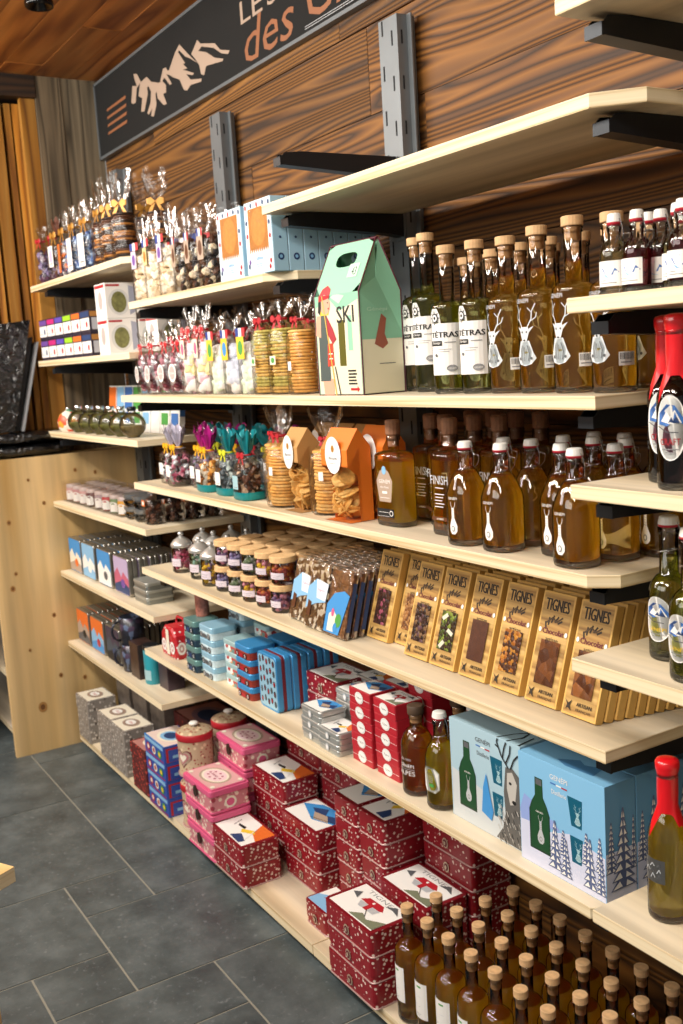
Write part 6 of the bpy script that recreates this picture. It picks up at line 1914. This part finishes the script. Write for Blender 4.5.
tops = [mottled('bar_pink_nut', ['3a2018', '4a2a20', 'a8566a', '3a2018', '56321e'], 130, .4, .5), mottled('bar_hazel', ['8a5a30', 'a87440', '6a4020', 'b98a55'], 150, .5, .6), mottled('bar_dark_fruit', ['2a1a18', '4a3028', '6a4a50', '2a1a18', '8a6a4a'], 130, .35, .6),
        mottled('bar_pistachio', ['2c2016', '4c5a22', '2c2016', '8a9a3a', '3a2a18'], 150, .4, .5), P('bar_plain', '5a3424', .5, noise=.15, nscale=120), mottled('bar_caramel', ['4a2a1a', 'c98a34', '4a2a1a', 'b06a24', '5a3420'], 140, .4, .5),
        mottled('bar_milk', ['5a3420', '6e4226', '82502e'], 60, .25, .5), mottled('bar_almond', ['7a4a26', '9a5f30', '5a3018'], 60, .3, .6)]
def barbox(v):
    t = root('chocolate_bar_box', 'chocolate')
    W3, H3, D3 = .080, .198, .017
    mb = MB(); b = MB(); b.prism([(-W3 / 2, 0), (W3 / 2, 0), (W3 / 2, H3), (-W3 / 2, H3)], -D3 / 2, D3 / 2, boxm, bev=.0008); mb.add([(q.x, q.z, q.y) for q in b.v], b.f, boxm); mb.build('carton', t)
    A = Art(); A.rect(-W3 / 2 + .004, .004, W3 / 2 - .004, H3 - .004, boxp)
    A.text('TIGNES', 0, H3 - .023, .021, P('bar_ink', '2e2216', .6), .058, bold=.0011)
    for k in range(5):
        a = .9 + .4 * k
        A.line([(.028 * math.cos(a), H3 - .075 + .034 * math.sin(a)), (.020 * math.cos(a + .3), H3 - .075 + .022 * math.sin(a + .3))], .0035, P('bar_ink', '2e2216'))
    A.line([(-.02, H3 - .056), (-.006, H3 - .045), (.004, H3 - .052), (.018, H3 - .042)], .003, P('bar_ink2', '4f3a22', .6))
    A.text('Chocolat', 0, H3 - .070, .010, maroon, .052, bold=.0004); A.text('artisan', 0, H3 - .084, .008, P('bar_ink', '2e2216'), .030)
    A.ell(-.032, H3 - .070, .0035, .0045, white, 8); A.ell(.032, H3 - .070, .0035, .0045, white, 8)
    A.text('ARTISAN', .010, .022, .0065, P('bar_ink', '2e2216'), .034, bold=.0003); A.text('FRANÇAIS', .010, .012, .0055, P('bar_ink', '2e2216'), .034)
    A.poly([(-.034, .026), (-.026, .020), (-.018, .027), (-.022, .017), (-.018, .008), (-.026, .013), (-.030, .009), (-.028, .018)], P('bar_ink', '2e2216'))
    mb = MB(); mb.art(A, front(-D3 / 2), .00008); mb.build('print', t)
    A = Art(); A.rect(-.0235, .034, .0235, .112, tops[v])
    if v == 3:
        for q in ((-.010, .045, .5), (.010, .072, 2.2), (-.012, .100, .3)):
            A.poly([(q[0] + .011 * math.cos(q[2] + a), q[1] + .009 * math.sin(q[2] + a)) for a in (0, .9, 3.14, 4.04)], offwhite)
    mb = MB(); mb.art(A, lambda u, v_, l: (u, -D3 / 2 - .0016 - l, v_)); mb.build('chocolate', t)
    mb = MB(); mb.add([(-.0245, -D3 / 2 - .0034, .033), (.0245, -D3 / 2 - .0034, .033), (.0245, -D3 / 2 - .0034, .113), (-.0245, -D3 / 2 - .0034, .113)], [(0, 1, 2, 3)], shrink_m); mb.build('window', t)
    return Kind(t)
kinds_ = ['pink nut', 'hazelnut', 'dark fruit', 'pistachio', 'plain dark', 'caramel', 'glossy milk', 'almond']
for c in range(8):
    K = barbox(c)
    x0 = -1.842 + c * .0985 * (1 if c else 0)
    x0 = (-1.850, -1.764, -1.680, -1.592, -1.497, -1.402, -1.306, -1.213)[c]
    y0 = (1.190, 1.206)[c] if c < 2 else 1.172
    for k in range(4 if c < 7 else 10):
        K.put(x0 + (.0 if c < 7 else .004 * k), y0 + .020 * k, S4 + .001, 0, ('gold boxed %s chocolate bar, front of its column, leaning back' % kinds_[c]) if k == 0 else 'gold boxed chocolate bar, %s behind the %s one' % (ORD[k - 1], kinds_[c]), 'gold boxed chocolate bars', rx=-17)

# ---------------------------------------------------------------- far left: jam boxes, mug boxes, flasks, clear boxes, brochures
def jam(c):
    t = root('jam_box', 'box')
    mb = MB(); mb.prism(rr(.098, .075, .001, 1), 0, .078, P('night_card', '2c2434', .4), bev=.0006); mb.build('carton', t)
    A = Art(); A.rect(-.048, .012, .048, .052, white); A.rect(-.046, .056, .046, .074, c); A.ell(.02, .03, .010, .011, (red if c is not purple else navy), 10); A.rect(-.035, .022, -.01, .024, grey)
    mb = MB(); mb.art(A, front(-.0375)); mb.build('label', t)
    A = Art(); A.rect(-.030, .012, .030, .052, P('label_grey', 'b9bcc4')); A.rect(-.035, .056, .035, .074, P('amber_band', 'b07a3c'))
    mb = MB(); mb.art(A, side(.049)); mb.build('label', t)
    return Kind(t)
JB = [jam(purple), jam(P('magenta_band', 'c42a7a')), jam(P('violet_band', '5c4ab0')), jam(P('lime_band', '9ccf2e')), jam(orange), jam(navy)]
for lev in range(2):
    for i in range(6):
        JB[i].put(-4.045 + i * .104, 1.172, LB + lev * .0785, 0, '%s-topped jam box, %s layer, %s from the left' % (['purple', 'magenta', 'violet', 'lime', 'orange', 'navy'][i], ['lower', 'upper'][lev], ORD[i]), 'jam boxes')
t = root('mug_box', 'box'); mb = MB(); mb.prism(rr(.1, .1, .001, 1), 0, .114, white, bev=.0006); mb.build('carton', t)
A = Art(); A.ell(-.005, .052, .036, .042, P('mug_ring', 'd9dad8'), 24); A.ell(-.005, .052, .026, .034, P('mug_photo', '7a7a4a', .5, noise=.4, nscale=60), 20); A.poly([(.03, .01), (.049, .02), (.049, .10), (.03, .105)], P('mug_shadow_print', 'a3a6b8')); A.rect(-.046, .103, .0, .109, red)
mb = MB(); mb.art(A, side(.05)); mb.build('mug_picture', t)
A = Art(); A.rect(-.045, .10, .045, .11, red); A.ell(0, .06, .02, .03, P('badge_grey', 'b5aaa6'), 12)
mb = MB(); mb.art(A, front(-.05)); mb.build('front_picture', t); KMB = Kind(t)
for x, y, z, l in ((-3.335, 1.182, 0, 'white mug box with round photo, lower front one'), (-3.335, 1.182, .115, 'white mug box with magenta curve, upper front one'), (-3.335, 1.288, 0, 'white mug box with round photo, lower rear one'), (-3.335, 1.288, .115, 'white mug box, upper rear one')):
    KMB.put(x, y, LB + z, 0, l, 'white mug boxes')
KMB.put(-3.2, 1.30, LB, 0, 'white mug box at the right end of the jam shelf', 'white mug boxes')
def flask(liq, nm):
    t = root('round_flask', 'flask')
    pr = [(.02, 0)] + [(.044 * math.sin(a), .042 - .042 * math.cos(a)) for a in [math.pi * (.17 + .70 * i / 10) for i in range(11)]] + [(.013, .082), (.013, .092)]
    mb = MB(); mb.lathe(pr, glass_m, 26, cap1=False); mb.build('glass', t)
    mb = MB(); mb.lathe([(r_ * .93, z * .97 + .002) for r_, z in pr if z < .040] + [(.040, .040)], liq, 26); mb.build('liquid', t)
    mb = MB(); mb.lathe([(.0145, .088), (.0155, .090), (.0155, .100), (.013, .102)], nm, 16); mb.build('cap', t)
    return Kind(t)
FL = [flask(P('olive_herbs', '7c7a3a', .5, noise=.4, nscale=90), chrome), flask(P('amber_herbs', '8c7a4a', .5, noise=.4, nscale=90), blk)]
for i, x in enumerate((-3.83, -3.70, -3.58, -3.47, -3.36, -3.255)):
    FL[1 if i == 5 else 0].put(x, 1.175, LC, 0, 'round glass flask with greenish filling, %s' % ['leftmost, beside the patterned trinket', 'second from left', 'third from left', 'fourth from left', 'fifth from left', 'rightmost, with black cap'][i], 'round glass flasks')
t = root('patterned_trinket', 'ornament'); mb = MB(); mb.lathe([(.03, 0), (.042, .012), (.045, .04), (.035, .066), (.012, .08), (.008, .084)], mottled('bright_trinket', ['e05a3a', 'e8e2d4', '3a8f6a', 'd9a03a', 'e8e2d4'], 45, .35, 0), 22); mb.build('body', t)
mb = MB(); mb.lathe([(.008, .083), (.010, .088), (.004, .093)], chrome, 12); mb.build('knob', t)
Kind(t).put(-3.96, 1.175, LC, 0, 'colourful rounded trinket at the left end of the flask shelf')
KBR_ = []
for c in (orange, skyb, blue, green, white):
    t = root('brochure', 'brochure'); mb = MB(); mb.prism(rr(.08, .02, .001, 1), 0, .165, white, bev=.0005); mb.build('pages', t)
    A = Art(); A.rect(-.038, .08, .038, .16, c); A.rect(-.03, .03, .03, .07, c); mb = MB(); mb.art(A, front(-.01)); mb.build('cover_picture', t)
    A = Art(); A.rect(-.009, .06, .009, .16, c); mb = MB(); mb.art(A, side(.04)); mb.build('spine', t)
    KBR_.append(Kind(t))
for i in range(8):
    KBR_[(0, 1, 2, 3, 1, 4, 3, 2)[i]].put(-3.80 + i * .088, 1.30, LC, 0, '%s brochure standing behind the flasks, %s from the left' % (['orange', 'pale blue', 'blue', 'green', 'pale blue', 'white', 'green', 'blue'][i], ORD[i]), 'brochures behind the flasks', rx=-6)
# clear boxes with four little jars, cup stack, chocolate bags
clear_m = film('clear_box_plastic', (1, 1, 1), .01, .0, 5, .5, .05)
def clearbox(cols):
    t = root('jar_gift_box', 'box')
    mb = MB(); mb.prism(rr(.335, .07, .002, 1), 0, .078, clear_m, bev=.0008); mb.build('clear_box', t)
    for k, c in enumerate(cols):
        x = -.125 + k * .083
        mb = MB(); mb.lathe([(.026, .004), (.029, .007), (.029, .050), (.026, .053)], c, 16, cx=x); j = mb.build('jar', t)
        mb = MB(); mb.lathe([(.028, .053), (.028, .064), (.026, .066)], P('pale_lid', 'c9b7b4', .4), 16, cx=x); mb.build('lid', j)
        A = Art(); A.rect(-.018, .008, .018, .034, white, 4); A.ell(0, .034, .018, .009, white, 12)
        f_ = cyl(.0292, .5); mb = MB(); mb.art(A, lambda u, v, l: (f_(u, v, l)[0] + x, f_(u, v, l)[1], v)); mb.build('label', j)
    return Kind(t)
rosej = P('rose_jar', 'c99a98', .5)
clearbox([rosej, P('rose_jar_b', 'b98286', .5), rosej, P('dark_berry_jar', '5a2230', .5)]).put(-3.855, 1.172, LD, 0, 'clear box of four rose-coloured little jars, by the end panel', 'clear boxes of small jars')
clearbox([P('plum_jar', 'a08a90', .5), P('red_jar', 'b02030', .5), P('green_jar', '5f7f52', .5), P('mustard_jar', 'd99a1e', .5)]).put(-3.508, 1.172, LD, 0, 'clear box of red, green and mustard little jars', 'clear boxes of small jars')
clearbox([rosej, rosej, P('red_jar', 'b02030', .5), rosej]).put(-3.855, 1.252, LD, 0, 'clear box of little jars behind the rose-coloured one', 'clear boxes of small jars')
clearbox([P('plum_jar', 'a08a90', .5), P('green_jar', '5f7f52', .5), rosej, rosej]).put(-3.508, 1.252, LD, 0, 'clear box of little jars behind the mustard one', 'clear boxes of small jars')
t = root('clear_cup_stack', 'cup stack'); mb = MB()
for k in range(4): mb.lathe([(.034, .004 + k * .021), (.040, .010 + k * .021), (.042, .022 + k * .021)], P('cup_grey', '8a8d90', .2, .5) if k % 2 else glass_m, 22)
mb.build('cups', t); KCu = Kind(t)
for i, x in enumerate((-3.285, -3.195)): KCu.put(x, 1.172, LD, 0, 'stack of clear cups, %s one beside the cocoa bags' % ['left', 'right'][i], 'clear cup stacks')
BCh = bag('cocoa_bag', .075, .062, .088, 'lumps', [choc2, P('cocoa_candy', '6e3f28', .45), choc], .006, .020, None, None, [('label', card(.026, .02, .06, orange, white), fr(.064))], 60, .010, seed=50)
for k in range(5):
    BCh.put(-3.118 + .001 * k, 1.170 + .068 * k if k < 4 else 1.39, LD, 0, 'brown chocolate sweets bag with orange sticker, %s of the row going to the wall' % ORD[k], 'brown chocolate sweets bags') if k < 4 else None
